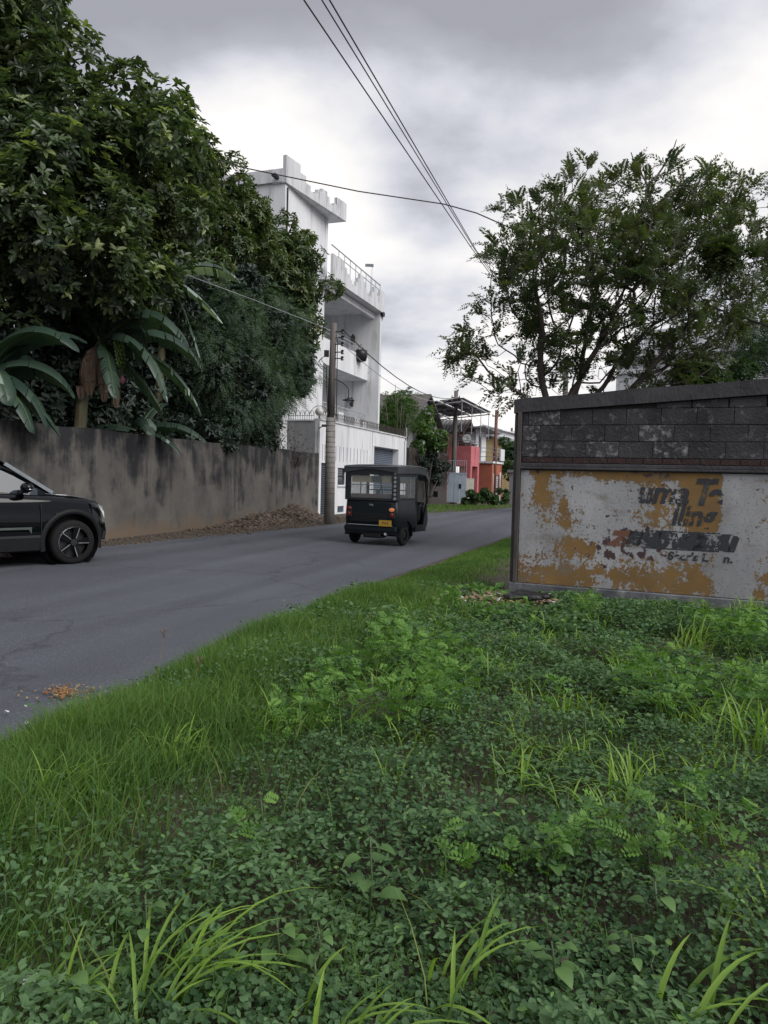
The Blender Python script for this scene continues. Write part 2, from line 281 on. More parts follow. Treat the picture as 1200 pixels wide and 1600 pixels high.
# painted, flaking plaster of the right wall
def streaked(name,base,base2,dark,tan,ztan,ztop):
    m,nt,N,L,P=node_mat(name); P.inputs['Roughness'].default_value=.9
    tc=N.new('ShaderNodeTexCoord')
    def nz(sc,st,d=7,loc=(0,0,0)):
        mp=N.new('ShaderNodeMapping'); mp.inputs['Scale'].default_value=st; mp.inputs['Location'].default_value=loc; L.new(tc.outputs['Object'],mp.inputs[0])
        n=N.new('ShaderNodeTexNoise'); n.inputs['Scale'].default_value=sc; n.inputs['Detail'].default_value=d; n.inputs['Roughness'].default_value=.6; L.new(mp.outputs[0],n.inputs[0]); return n.outputs[0]
    def ramp(v,a,b,ca=(0,0,0),cb=(1,1,1)):
        r=N.new('ShaderNodeValToRGB'); L.new(v,r.inputs[0]); r.color_ramp.elements[0].position=a; r.color_ramp.elements[1].position=b; r.color_ramp.elements[0].color=(*ca,1); r.color_ramp.elements[1].color=(*cb,1); return r.outputs[0]
    def mx(f,a,b):
        n=N.new('ShaderNodeMix'); n.data_type='RGBA'; L.new(f,n.inputs[0]); 
        for i,v in ((6,a),(7,b)):
            if isinstance(v,tuple): n.inputs[i].default_value=(*v,1)
            else: L.new(v,n.inputs[i])
        return n.outputs[2]
    def ma(op,a,b):
        n=N.new('ShaderNodeMath'); n.operation=op
        for i,v in enumerate((a,b)):
            if isinstance(v,(int,float)): n.inputs[i].default_value=v
            else: L.new(v,n.inputs[i])
        return n.outputs[0]
    sp=N.new('ShaderNodeSeparateXYZ'); L.new(tc.outputs['Object'],sp.inputs[0]); z=sp.outputs[2]
    c=ramp(nz(1.4,(1,1,.8)),.35,.65,base,base2)
    st=nz(1.0,(2.6,2.6,.6),9); big=nz(.9,(1,1,1.3),8,(3,1,0))
    f=ma('ADD',ma('MULTIPLY',st,.55),ma('MULTIPLY',big,.50)); f=ma('ADD',f,ma('MULTIPLY',ma('SUBTRACT',z,ztop*.62),.075))
    c=mx(ramp(f,.49,.60),c,dark)
    t=ma('ADD',ma('MULTIPLY',ma('SUBTRACT',ztan,z),1.4),ma('MULTIPLY',ma('SUBTRACT',nz(1.1,(1,1,1),5,(7,2,2)),.5),1.6))
    c=mx(ramp(t,.0,.55),c,tan)
    L.new(c,P.inputs['Base Color'])
    b=N.new('ShaderNodeBump'); b.inputs['Strength'].default_value=.5; b.inputs['Distance'].default_value=.015; L.new(nz(14,(1,1,1),6),b.inputs['Height']); L.new(b.outputs[0],P.inputs['Normal'])
    return m
M['leftwall']=streaked('stained_concrete',(.135,.125,.112),(.075,.070,.066),(.018,.019,.022),(.14,.105,.075),.40,2.4)
def flaky(letters=None):
    m,nt,N,L,P=node_mat('flaking_yellow_paint' if letters is None else 'flaking_letter_paint'); P.inputs['Roughness'].default_value=.85
    tc=N.new('ShaderNodeTexCoord')
    def nz(sc,st=(1,1,1),d=9,loc=(0,0,0),ro=.62):
        mp=N.new('ShaderNodeMapping'); mp.inputs['Scale'].default_value=st; mp.inputs['Location'].default_value=loc; L.new(tc.outputs['Object'],mp.inputs[0])
        n=N.new('ShaderNodeTexNoise'); n.inputs['Scale'].default_value=sc; n.inputs['Detail'].default_value=d; n.inputs['Roughness'].default_value=ro; L.new(mp.outputs[0],n.inputs[0]); return n.outputs[0]
    def ramp(v,a,b,ca=(0,0,0),cb=(1,1,1)):
        r=N.new('ShaderNodeValToRGB'); L.new(v,r.inputs[0]); r.color_ramp.elements[0].position=a; r.color_ramp.elements[1].position=b; r.color_ramp.elements[0].color=(*ca,1); r.color_ramp.elements[1].color=(*cb,1); return r.outputs[0]
    def mx(f,a,b):
        n=N.new('ShaderNodeMix'); n.data_type='RGBA'; L.new(f,n.inputs[0]); 
        for i,v in ((6,a),(7,b)):
            if isinstance(v,tuple): n.inputs[i].default_value=(*v,1)
            else: L.new(v,n.inputs[i])
        return n.outputs[2]
    def ma(op,a,b):
        n=N.new('ShaderNodeMath'); n.operation=op
        for i,v in enumerate((a,b)):
            if isinstance(v,(int,float)): n.inputs[i].default_value=v
            else: L.new(v,n.inputs[i])
        return n.outputs[0]
    flake=nz(6.5,(1,1,.75),d=11,ro=.74); fine=nz(30,d=8,loc=(2,2,2),ro=.7); 
    base=ma('ADD',ma('SUBTRACT',ma('ADD',ma('MULTIPLY',flake,.95),ma('MULTIPLY',fine,.62)),.225),0.0)
    if letters is None:
        a=N.new('ShaderNodeAttribute'); a.attribute_name='tint'
        f=ma('ADD',base,ma('MULTIPLY',ma('SUBTRACT',a.outputs['Fac'],.5),.42)); f=ma('SUBTRACT',f,.068)
        f=ramp(f,.498,.512)
        plaster=ramp(nz(1.3,(1,1,.5),7,(4,0,1)),.3,.7,(.43,.43,.445),(.22,.222,.232))
        plaster=mx(ramp(nz(34,(1,1,1),8,(9,1,1),.75),.555,.62),plaster,(.11,.11,.115))
        yel=ramp(nz(2.5,loc=(1,8,1)),.3,.7,(.25,.145,.045),(.15,.09,.036))
        c=mx(f,plaster,yel)
        # dark red-brown and black scabs in the middle, green-grey dirt
        sx=N.new('ShaderNodeSeparateXYZ'); L.new(tc.outputs['Object'],sx.inputs[0]); dx=ma('MULTIPLY',ma('SUBTRACT',sx.outputs[0],1.35),2.6); cen=ma('EXPONENT',ma('MULTIPLY',ma('MULTIPLY',dx,dx),-1.0),0)
        scab=ma('ADD',ma('MULTIPLY',nz(9,d=9,loc=(3,3,5)),.6),ma('MULTIPLY',nz(2.0,d=4,loc=(6,3,5)),.4))
        c=mx(ramp(ma('ADD',scab,ma('MULTIPLY',cen,.055)),.60,.615),c,(.060,.035,.038))
        c=mx(ramp(nz(1.7,(1,1,2.2),8,(12,3,5)),.56,.75),c,(.16,.145,.12))
        # thin bright rims where the paint lifts
        L.new(c,P.inputs['Base Color'])
        b=N.new('ShaderNodeBump'); b.inputs['Strength'].default_value=.7; b.inputs['Distance'].default_value=.006; L.new(f,b.inputs['Height']); L.new(b.outputs[0],P.inputs['Normal'])
    else:
        P.inputs['Base Color'].default_value=(*letters,1)
        al=ramp(base,.492,.505); t=N.new('ShaderNodeBsdfTransparent'); ms=N.new('ShaderNodeMixShader')
        L.new(al,ms.inputs[0]); L.new(t.outputs[0],ms.inputs[1]); L.new(P.outputs[0],ms.inputs[2]); L.new(ms.outputs[0],N['Material Output'].inputs[0])
    return m
M['flaky']=flaky(); M['letters']=flaky((.035,.038,.045)); M['letters_brown']=flaky((.16,.07,.045))

# ------------------------------------------------------------ ground and road
RE=[(-4.2,-3.2),(-2.6,1.6),(-2.02,3.87),(-1.57,5.45),(-1.18,6.92),(-.53,9.17),(1.2,14.0),(3.29,19.77),(6.2,27.5),(10.2,37.5),(15.0,48.0),(22,60),(32,74)]   # right road edge
LE=[(-10.5,-1.5),(-9.1,3.5),(-7.7,8.2),(-6.9,10.8),(-5.56,14.22),(-4.14,17.66),(-1.69,23.0),(2.21,33.86),(4.84,38.42),(7.33,43.72),(11.2,51.5),(18.5,63.5),(28.5,78)]
def resample(P,n):
    P=np.array(P,float); t=np.concatenate([[0],np.cumsum(np.linalg.norm(np.diff(P,axis=0),axis=1))]); s=np.linspace(0,t[-1],n)
    return np.stack([np.interp(s,t,P[:,0]),np.interp(s,t,P[:,1])],1)
ys_=np.array([p[1] for p in RE]); xs_=np.array([p[0] for p in RE])
def edge_x(y): return np.interp(y,ys_,xs_)
def gh(x,y):
    """ground height: a low uneven verge to the right of the road"""
    x=np.asarray(x,float); y=np.asarray(y,float); d=(x-edge_x(y))*.95
    k=np.clip((d-.05)/.9,0,1); k=k*k*(3-2*k)
    return np.where(d>0,k*(.035+.10*(fbm(x,y,.9,2)-.4)+.03*vn(x,y,3.1,5)),0)*np.clip((20-y)/6,0,1)
def ground():
    xs=np.concatenate([[-900,-300,-100,-40,-20,-12,-8,-6,-5],np.arange(-4.2,7.5,.12),[8,9,11,14,20,40,100,300,900]])
    ys=np.concatenate([[-300,-60,-20,-8,-4,-2],np.arange(-1,15,.12),[15.5,16.5,18,20,24,30,40,60,90,200,500,1500]])
    X,Y=np.meshgrid(xs,ys); Z=gh(X,Y); n=len(xs); v=np.stack([X,Y,Z-.0],-1).reshape(-1,3)
    i=np.arange(len(ys)-1)[:,None]*n+np.arange(n-1)[None]; i=i.ravel()
    o=np_mesh('ground',v,[np.stack([i,i+1,i+1+n,i+n],1)],M['dirt'],smooth=True); tag(o,kind='structure')
    a=resample(RE,240); b=resample(LE,240); vs=[];fs=[]; K=6
    for q in range(240):
        e=(vn(q*1.0,0,.7,4)-.5)*.16
        for k in range(K+1):
            t=k/K; p=a[q]*(1-t)+b[q]*t; 
            if k==K: p=p+(b[q]-a[q])/7*(e+.1)
            vs.append((p[0],p[1],.004+.03*math.sin(PI*t)))
    for q in range(239):
        for k in range(K): fs.append((q*(K+1)+k,(q+1)*(K+1)+k,(q+1)*(K+1)+k+1,q*(K+1)+k+1))
    mb=MB().add(vs,fs); o=mb.build('road',M['road'],smooth=True); tag(o,kind='structure')
def roadmat():
    m=mat('asphalt_road',(.092,.100,.122),(.068,.074,.091),.35,.85,bump=.45,bscale=120,c3=(.22,.22,.225),scale2=75,thr3=(.56,.68),ramp=(.35,.65))
    nt=m.node_tree; N=nt.nodes; L=nt.links; P=N['Principled BSDF']; src=P.inputs['Base Color'].links[0].from_socket
    tc=N.new('ShaderNodeTexCoord'); mp=N.new('ShaderNodeMapping'); mp.vector_type='TEXTURE'; mp.inputs['Rotation'].default_value=(0,0,R(-17)); mp.inputs['Scale'].default_value=(.65,22,1); L.new(tc.outputs['Object'],mp.inputs[0])
    n=N.new('ShaderNodeTexNoise'); n.inputs['Scale'].default_value=1.0; n.inputs['Detail'].default_value=5; L.new(mp.outputs[0],n.inputs[0])
    r=N.new('ShaderNodeValToRGB'); r.color_ramp.elements[0].position=.35; r.color_ramp.elements[1].position=.62; r.color_ramp.elements[0].color=(.66,.66,.68,1); r.color_ramp.elements[1].color=(1,1,1,1); L.new(n.outputs[0],r.inputs[0])
    x=N.new('ShaderNodeMix'); x.data_type='RGBA'; x.blend_type='MULTIPLY'; x.inputs[0].default_value=.8; L.new(src,x.inputs[6]); L.new(r.outputs[0],x.inputs[7])
    # cracks
    w=N.new('ShaderNodeTexVoronoi'); w.feature='DISTANCE_TO_EDGE'; w.inputs['Scale'].default_value=.32
    wn=N.new('ShaderNodeTexNoise'); wn.inputs['Scale'].default_value=1.5; wn.inputs['Detail'].default_value=6; L.new(tc.outputs['Object'],wn.inputs[0])
    ad=N.new('ShaderNodeMix'); ad.data_type='RGBA'; ad.blend_type='ADD'; ad.inputs[0].default_value=.9; L.new(tc.outputs['Object'],ad.inputs[6]); L.new(wn.outputs[1],ad.inputs[7]); L.new(ad.outputs[2],w.inputs[0])
    cr=N.new('ShaderNodeValToRGB'); cr.color_ramp.elements[0].position=.0; cr.color_ramp.elements[1].position=.012; cr.color_ramp.elements[0].color=(.45,.45,.47,1); cr.color_ramp.elements[1].color=(1,1,1,1); L.new(w.outputs[0],cr.inputs[0])
    y=N.new('ShaderNodeMix'); y.data_type='RGBA'; y.blend_type='MULTIPLY'; y.inputs[0].default_value=.6; L.new(x.outputs[2],y.inputs[6]); L.new(cr.outputs[0],y.inputs[7]); L.new(y.outputs[2],P.inputs['Base Color'])
    return m
M['road']=roadmat(); ground()
# ------------------------------------------------------------ left boundary wall
def left_wall():
    t=thing('boundary_wall','long stained grey concrete boundary wall behind the black car and the rubble','wall',(-8.12,8.7,0),HD(15.4))
    n=60; Lw=20.85; mb=MB(); vs=[];fs=[]
    for i in range(n+1):
        x=Lw*i/n; zt=2.34+.1*i/n+(vn(x,0,1.3,3)-.5)*.05
        vs+=[(x,0,-.3),(x,0,zt),(x,.22,zt),(x,.22,-.3)]
    for i in range(n):
        a=i*4; b=a+4
        fs+=[(a,b,b+1,a+1),(a+1,b+1,b+2,a+2),(a+2,b+2,b+3,a+3)]
    fs+=[(3,2,1,0)[::-1],(n*4,n*4+1,n*4+2,n*4+3)]
    mb.add(vs,fs); mb.build('wall_panel',M['leftwall'],t)
    return t
left_wall()

# ------------------------------------------------------------ perimeter wall of the white house
PX,PY=-2.58,28.8
def spikes(t,pts_fn,x0,x1,step,z,name='spiked_rail'):
    mb=MB(); x=x0; 
    while x<x1:
        p=pts_fn(x); q=pts_fn(x+step*.5); w=pts_fn(x+step)
        mb.tube([(p[0],p[1],z),(p[0],p[1],z+.34)],.010,4)
        arc=[(p[0]+(w[0]-p[0])*k/6,p[1]+(w[1]-p[1])*k/6,z+.18+.2*math.sin(PI*k/6)) for k in range(7)]
        mb.tube(arc,.009,4,cap=False)
        mb.tube([(q[0],q[1],z),(q[0],q[1],z+.24)],.009,4); x+=step
    a=pts_fn(x0); b=pts_fn(x1)
    mb.tube([(a[0],a[1],z+.16),(b[0],b[1],z+.16)],.010,4)
    o=mb.build(name,M['iron'],t); return o
def perimeter():
    t=thing('compound_wall','tall white street wall with narrow slots, door, small window and roller shutter','wall',(PX,PY,0),HD(19))
    holes=[(.2,1.02,-.1,2.09),(1.9,2.72,1.22,1.93),(1.95,2.66,.06,.33),(6.2,10.0,-.1,3.06)]
    slots=[.30,.52,.74]+[1.65+.41*k for k in range(10)]
    for s in slots: holes.append((s-.035,s+.035,2.17,2.82))
    MB().holes(0,11.05,-.1,3.74,0,.2,holes).build('street_face',M['white'],t)
    MB().box(-.012,11.09,-.05,.24,3.743,3.80).build('coping',M['oldwhite'],t)
    MB().box(.012,5.9,.203,.26,2.1,2.9).build('slot_backing',M['dark_metal'],t)
    MB().box(5.98,6.0,-.012,-.001,-.1,3.74).build('joint_strip',M['grey_concrete'],t)
    MB().box(6.12,6.19,-.03,.0-.002,-.1,3.1).build('shutter_jamb',M['white'],t)
    d=MB().box(.205,1.015,.10,.14,-.05,2.085).build('metal_door',M['shutter'],t)
    mb=MB()
    for k in range(22): mb.box(.23,.99,.085,.098,.05+k*.092,.10+k*.092)
    mb.build('door_louvres',M['dark_metal'],d)
    w=MB().holes(1.9,2.72,1.22,1.93,.05,.11,[(1.95,2.67,1.27,1.55),(1.95,2.67,1.60,1.88)]).build('window',M['dark_metal'],t)
    for z0,z1 in ((1.27,1.55),(1.60,1.88)):
        for k in range(3): 
            h=(z1-z0)/3; MB().box(1.952,2.668,.075,.082,z0+k*h+.01,z0+(k+1)*h-.006).build('pane',M['glass'],w)
    MB().box(1.85,2.78,-.06,.0-.002,1.15,1.215).build('window_sill',M['white'],t)
    v=MB().holes(1.95,2.66,.06,.33,.03,.06,[(1.98+.07*k,2.02+.07*k,.09,.30) for k in range(9)]).build('floor_vent',M['shutter'],t)
    s=MB().box(6.2,10.0,.33,.36,-.05,3.06).build('roller_shutter',M['shutter'],t)
    mb=MB()
    for k in range(34): mb.prismx([(.325,k*.09),(.30,k*.09+.045),(.325,k*.09+.088)],6.21,9.99)
    mb.build('shutter_slats',M['shutter'],s)
    MB().box(10.003,10.3,.2,1.0,-.1,3.4).build('garage_return',M['white'],t)
    # flank running away from the road
    MB().box(0.0,.2,.203,4.6,-.1,3.70).build('flank_wall',M['grey_concrete'],t)
    MB().box(-.03,.22,.243,4.6,3.703,3.76).build('flank_coping',M['oldwhite'],t)
    spikes(t,lambda x:(x,.08),.1,11.0,.2,3.80); spikes(t,lambda x:(.08,x),.3,4.5,.2,3.76)
    MB().box(-.03,-.002,-.02,.05,.0,3.7).build('corner_bead',M['white'],t)
    MB().tube([(10.95,-.06,3.6),(10.95,-.06,.0)],.045,8).build('drain_pipe',M['white'],t)
    MB().tube([(11.2,-.02,4.3),(11.2,-.02,0)],.03,6).build('conduit_pipe',M['metal'],t)
    g=thing('globe_lamp','round pale globe lamp on the near corner of the white street wall','lamp',(PX-.05,PY+.12,3.80))
    MB().tube([(0,0,0),(0,0,.12)],.03,8).build('stem',M['iron'],g); MB().ball((0,0,.27),.17,14).build('globe',M['globe'],g,True)
    MB().tube([(.33*math.cos(R(a)),0,.2+.3*math.sin(R(a))) for a in range(0,181,20)],.012,5).build('hoop',M['iron'],g)
    c=thing('bracket_lamp','small dark security lamp under the coping at the corner of the white wall','lamp',(PX-.05,PY-.1,3.4))
    MB().tube([(0,0,0),(.25,-.25,.12)],.02,6).build('arm',M['iron'],c); MB().box(.15,.4,-.35,-.2,.05,.14).build('lamp_head',M['iron'],c)
perimeter()

# ------------------------------------------------------------ white three storey house
def merlon_profile(x0,x1,zb,spec):
    """polyline of stepped battlement tops: spec = list of (x_end, z)"""
    pts=[(x0,zb)]; x=x0
    for xe,z in spec: pts+=[(x,z),(xe,z)]; x=xe
    pts+=[(x1,zb)]; return pts
def merlon(xc,base,top,w,n=3):
    s=[]; st=w/2/n
    for k in range(n): s.append((xc-w/2+st*(k+1) if k<n-1 else xc+w/2-st*(n-1),base+(top-base)*(k+1)/n))
    for k in range(n-2,-1,-1): s.append((xc+w/2-st*k,base+(top-base)*(k+1)/n))
    return s
def house():
    t=thing('white_house','three storey white house with stepped battlements and recessed balconies','house',(-3.94,29.2,0),HD(19))
    wm=M['white']
    # ground and lower storeys
    MB().holes(-.55,3.4,0,9.97,0,.25,[]).build('street_wall',wm,t)
    MB().box(-.55,-.3,.253,9,0,9.9).build('side_wall',M['oldwhite'],t)
    MB().box(3.15,3.4,.253,2.7,0,9.9).build('balcony_side_wall',wm,t)
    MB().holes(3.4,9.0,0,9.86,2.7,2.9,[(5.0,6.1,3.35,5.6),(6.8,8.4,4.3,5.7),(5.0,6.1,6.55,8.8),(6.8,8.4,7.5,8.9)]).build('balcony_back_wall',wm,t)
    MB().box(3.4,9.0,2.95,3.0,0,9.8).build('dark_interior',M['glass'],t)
    MB().box(9.0,9.22,-.6,9,0,9.95).build('fin_wall',wm,t)
    # balcony slabs
    for zb,zs,zt,nm in ((6.5,6.7,7.63,'upper_balcony'),(3.15,3.35,4.38,'lower_balcony')):
        o=MB().box(3.403,8.997,.12,2.697,zb,zs).build(nm,wm,t)
        if nm=='upper_balcony': MB().box(3.403,8.997,-.003,.117,zb,zt).build('parapet',wm,o)
        else:
            MB().prism(merlon_profile(3.403,8.997,zb,[(4.9,zt),(5.3,zt-.35),(5.9,zt+.2),(6.4,zt-.35),(7.3,zt-.35),(8.1,zt+.1),(8.5,zt-.35),(8.997,zt)]),-.003,.117).build('parapet',wm,o)
        mb=MB()
        for q in (.05,): mb.tube([(3.42,q,zt+.45),(8.98,q,zt+.40)],.028,6); mb.tube([(3.42,q,zt+.28),(8.98,q,zt+.24)],.018,6)
        for k in range(8): mb.tube([(3.6+.74*k,.05,zt-.45),(3.6+.74*k,.05,zt+.43)],.02,5)
        mb.build('handrail',M['metal'],o)
    # roof slab with projecting parapet
    MB().box(3.403,9.0,-.25,8.9,9.87,10.05).build('roof_slab',wm,t)
    MB().box(3.403,9.0,-.30,-.10,9.60,9.867).build('edge_beam',wm,t)
    sp=[(3.9,10.95)]+[(4.2,10.75),(4.5,10.55),(4.8,10.38)]+[(5.3,10.25)]+merlon(6.0,10.25,10.95,1.4)+[(7.35,10.25)]+merlon(7.9,10.25,10.85,.9,2)+[(8.45,10.25),(8.55,10.6),(9.22,10.95)]
    MB().prism(merlon_profile(2.6,9.22,9.9,sp),-.72,-.60).build('roof_parapet',M['oldwhite'],t)
    MB().box(2.6,9.22,-.598,-.2,9.9,9.98).build('eave_slab',wm,t)
    MB().prismx([(-.6,9.9),(-.6,10.95),(1.0,10.95),(1.0,9.9)],9.224,9.30).build('end_parapet',M['oldwhite'],t)
    mb=MB(); mb.tube([(2.9,-.5,11.42),(9.15,-.5,11.30)],.03,6); mb.tube([(3.6,-.5,11.12),(9.15,-.5,11.05)],.02,6)
    for k in range(9): mb.tube([(3.7+.68*k,-.5,10.0),(3.7+.68*k,-.5,11.38)],.02,5)
    mb.build('roof_handrail',M['metal'],t)
    # stair tower
    MB().box(-.55,3.55,.0,7.5,9.973,12.75).build('roof_room',wm,t)
    MB().box(-.553,-.30,-.02,-.002,9.9,12.7).build('corner_pilaster',wm,t)
    MB().box(3.3,3.553,-.03,-.003,9.9,12.7).build('corner_pilaster',wm,t)
    # flaring canopy: front face swings from flush at the near end to 0.65 m out at the far end
    x0,x1=-.62,3.85
    bev=[(-.75,13.75)]; spec=[(.35,13.75),(.75,13.45),(1.1,13.2),(1.4,13.0)]+[(1.62,13.08)]+merlon(2.15,13.1,13.42,.8,2)+[(2.9,13.02),(3.15,13.15)]+[(3.85,13.48)]
    pr=merlon_profile(x0,x1,12.72,spec); f=lambda x:-.08-.62*(x-x0)/(x1-x0)
    n=len(pr); vs=[(x,f(x),z) for x,z in pr]+[(x,f(x)+.14,z) for x,z in pr]
    fs=[tuple(range(n))[::-1],tuple(range(n,2*n))]+[(k,(k+1)%n,(k+1)%n+n,k+n) for k in range(n)]
    MB().add(vs,fs).build('tower_parapet',M['oldwhite'],t)
    vs=[(x0,f(x0)+.14,12.72),(x1,f(x1)+.14,12.72),(x1,.5,12.72),(x0,.5,12.72)]; vs+=[(a,b,12.86) for a,b,c in vs]
    MB().add(vs,[(3,2,1,0),(4,5,6,7),(0,1,5,4),(1,2,6,5),(2,3,7,6),(3,0,4,7)]).build('canopy_slab',wm,t)
    MB().box(3.85,3.98,-.7,.5,12.72,13.48).build('canopy_end',M['oldwhite'],t)
    MB().box(-.65,-.5,.06,7.4,12.753,13.25).build('side_parapet',M['oldwhite'],t)
    mb=MB(); mb.tube([(-.4,-.05,9.5),(-.4,-.05,12.6)],.035,6); mb.tube([(-.66,.3,12.9),(-.95,.2,12.95)],.03,6); mb.box(-1.0,-.66,.2,.35,12.85,12.95); mb.build('service_pipe',M['dark_metal'],t)
    MB().tube([(9.28,-.62,10.2),(9.28,-.62,9.7),(9.26,-.55,9.5),(9.26,-.55,0)],.05,6).build('drain_pipe',M['metal'],t)
    MB().box(9.0,9.3,-.74,-.62,9.75,9.95).build('rain_box',M['dark_metal'],t)
    # wall lanterns on the fin wall, ceiling light
    for z in (8.55,5.35):
        o=MB().box(8.93,8.997,.75,.83,z-.15,z+.15).build('wall_lantern',M['iron'],t)
        MB().lathe([(.02,.26),(.13,.1),(.10,-.12),(.04,-.2)],8,c=(8.84,.79,z+.05)).build('lantern_glass',M['iron'],o)
    MB().lathe([(.0,-.14),(.16,-.10),(.22,0)],10,c=(5.6,1.0,9.865)).build('ceiling_light',M['grey_concrete'],t)
    MB().tube([(8.99,.02,6.9),(9.2,-.62,6.8)],.02,5).build('stay_pipe',M['iron'],t)
    # pots and cloth on the balcony
    b=thing('planter_basket','dark hanging basket on the rail of the upper balcony','planter',t.matrix_basis@Vector((7.6,-.13,7.5)))
    MB().lathe([(.02,-.3),(.28,-.22),(.34,.1),(.3,.28),(.02,.3)],12).build('basket',M['black'],b,True)
    MB().tube([(-.2,0,.25),(0,.05,.6),(.2,0,.25)],.02,5).build('hanger',M['iron'],b)
    d=thing('roof_camera','slim post with a small camera on the roof terrace of the white house','camera',t.matrix_basis@Vector((8.2,-.4,10.9)))
    MB().tube([(0,0,-.6),(0,0,1.15)],.022,6).build('post',M['metal'],d); MB().box(-.35,.06,-.05,.05,1.08,1.2).build('camera_head',M['grey'],d)
    return t
WH=thing and house()

# ------------------------------------------------------------ utility poles and cables
def pole1():
    t=thing('utility_pole','tall utility pole bound with wire standing before the white street wall','utility pole',(-1.76,23.75,0))
    pt=Vector((-.10,0,6.35)); MB().tube([(0,0,-.2),(-.03,0,3.42)],[.175,.148],14).build('concrete_base',M['polebase'],t,True)
    MB().tube([(-.03,0,3.38),(.0,0,6.42)],[.125,.095],12).build('upper_shaft',M['pole'],t,True)
    rn=MB()
    for k in range(15):
        z=1.0+.165*k+random.uniform(-.02,.02); rn.lathe([(.170-.0075*z+.003,-.012),(.178-.0075*z+.003,0),(.170-.0075*z+.003,.012)],14,c=(-.03*z/3.4,0,z))
    rn.build('binding_wire',M['ring'],t)
    for z in (6.15,5.95,5.75,5.5,5.3): MB().beam((.05,-.05,z),(.3,-.12,z),.03,.03).build('bracket',M['iron'],t)
    for z in (6.15,5.95,5.75,5.5,5.3): MB().lathe([(.02,-.07),(.055,-.05),(.03,0),(.055,.05),(.02,.07)],8,c=(.3,-.12,z)).build('insulator',M['black'],t)
    mb=MB(); mb.box(-.28,-.13,-.12,.02,5.35,5.55); mb.build('junction_box',M['black'],t)
    for a in range(3):
        q=random.uniform(.15,.35); MB().tube([(-.2-q*math.sin(PI*k/8)*.8,-.1,5.4-q*1.6*k/8) for k in range(9)]+[(-.12,-.1,3.4)],.010,4).build('loose_wire',M['cable'],t)
    MB().tube([(.14,-.14,5.9),(.16,-.16,3.4)],.014,4).build('down_wire',M['cable'],t)
    a=MB().tube([(.08,-.1,4.65),(.3,-.12,4.55),(.46,-.14,4.43),(.53,-.14,4.33),(.535,-.14,4.05)],.018,6).build('lamp_arm',M['iron'],t)
    s=MB().lathe([(.03,.07),(.06,.03),(.19,-.01),(.2,-.03)],14,c=(.535,-.14,4.0)).build('lamp_shade',M['dark_metal'],a)
    MB().ball((.535,-.14,3.95),.085,10,(1,1,.8)).build('bulb',M['lamp'],a,True)
pole1()
M['rustpole']=mat('rusty_pole',(.16,.07,.05),(.11,.05,.04),3,.8)
def wpole(x,y,h,r,label,mt='pole'):
    t=thing('utility_pole',label,'utility pole',(x,y,0)); MB().tube([(0,0,-.2),(.02,0,h)],[r,r*.72],10).build('shaft',M[mt],t,True)
    MB().box(-.3,.3,-.05,.02,h-.5,h-.42).build('crossarm',M['iron'],t)
    for x_ in (-.25,0,.25): MB().lathe([(.02,0),(.04,.03),(.02,.06),(.04,.09),(.01,.12)],6,c=(x_,0,h-.42)).build('insulator',M['black'],t)
wpole(4.63,49.9,7.6,.19,'weathered wooden pole in front of the pink balcony')
wpole(8.3,56,7.0,.16,'reddish pole behind the railed balcony of the terracotta house','rustpole')
wpole(12.9,76,7.2,.16,'farthest short dark pole beside the grey wall edge')
wpole(8.4,35,7.0,.16,'dark pole hidden among the branches of the tree behind the painted wall')
def cable(label,pts,r=.012,m='cable',sag=0,n=10,group=None):
    pts=[Vector(p) for p in pts]; out=[]
    for i in range(len(pts)-1):
        for k in range(n): 
            f=k/n; p=pts[i].lerp(pts[i+1],f); p.z-=sag*4*f*(1-f); out.append(p)
    out.append(pts[-1]); o=MB().tube(out,r,5).build('overhead_cable',M[m]); tag(o,label,'cable',group)
cable('thick black cable sagging from the left trees across the sky into the right tree',[at(-60,120,22),at(200,205,22.5),at(380,262,23),at(560,299,23),at(694,319,23.5),at(745,333,22.5),at(960,428,17.5),at(1260,530,13)],.019,n=6)
cable('leftmost overhead line running from the top edge towards the tree',[at(440,-60,6.9),(at(475,0,8)),at(735,385,16),Vector((8.3,35,6.6))],.009,sag=.0)
cable('middle overhead line of the three crossing the top edge',[at(470,-60,6.9),(at(503,0,8)),at(745,395,17.3),Vector((8.4,35,6.75))],.008)
cable('rightmost overhead line of the three crossing the top edge',[at(484,-60,6.9),(at(515,0,8)),at(744,391,17.6),Vector((8.6,35,6.8))],.009)
cable('upper line from the bound pole down to the wooden pole by the pink balcony',[Vector((-1.46,23.63,6.2)),Vector((4.6,49.9,7.15))],.020,sag=.75)
cable('lower line from the bound pole past the pink balcony',[Vector((-1.46,23.63,5.75)),Vector((4.75,49.9,7.2)),Vector((12.9,76,6.8))],.012,'cable_light',sag=.9)
cable('pale service wire slung across the dark trees to the bound pole',[at(130,370,19),at(280,425,17.0),at(400,470,20),Vector((-1.86,23.7,6.2))],.009,'cable_light')
cable('thin wire from the house corner to the bound pole',[at(395,500,23),Vector((-1.86,23.7,6.25))],.010,'cable')

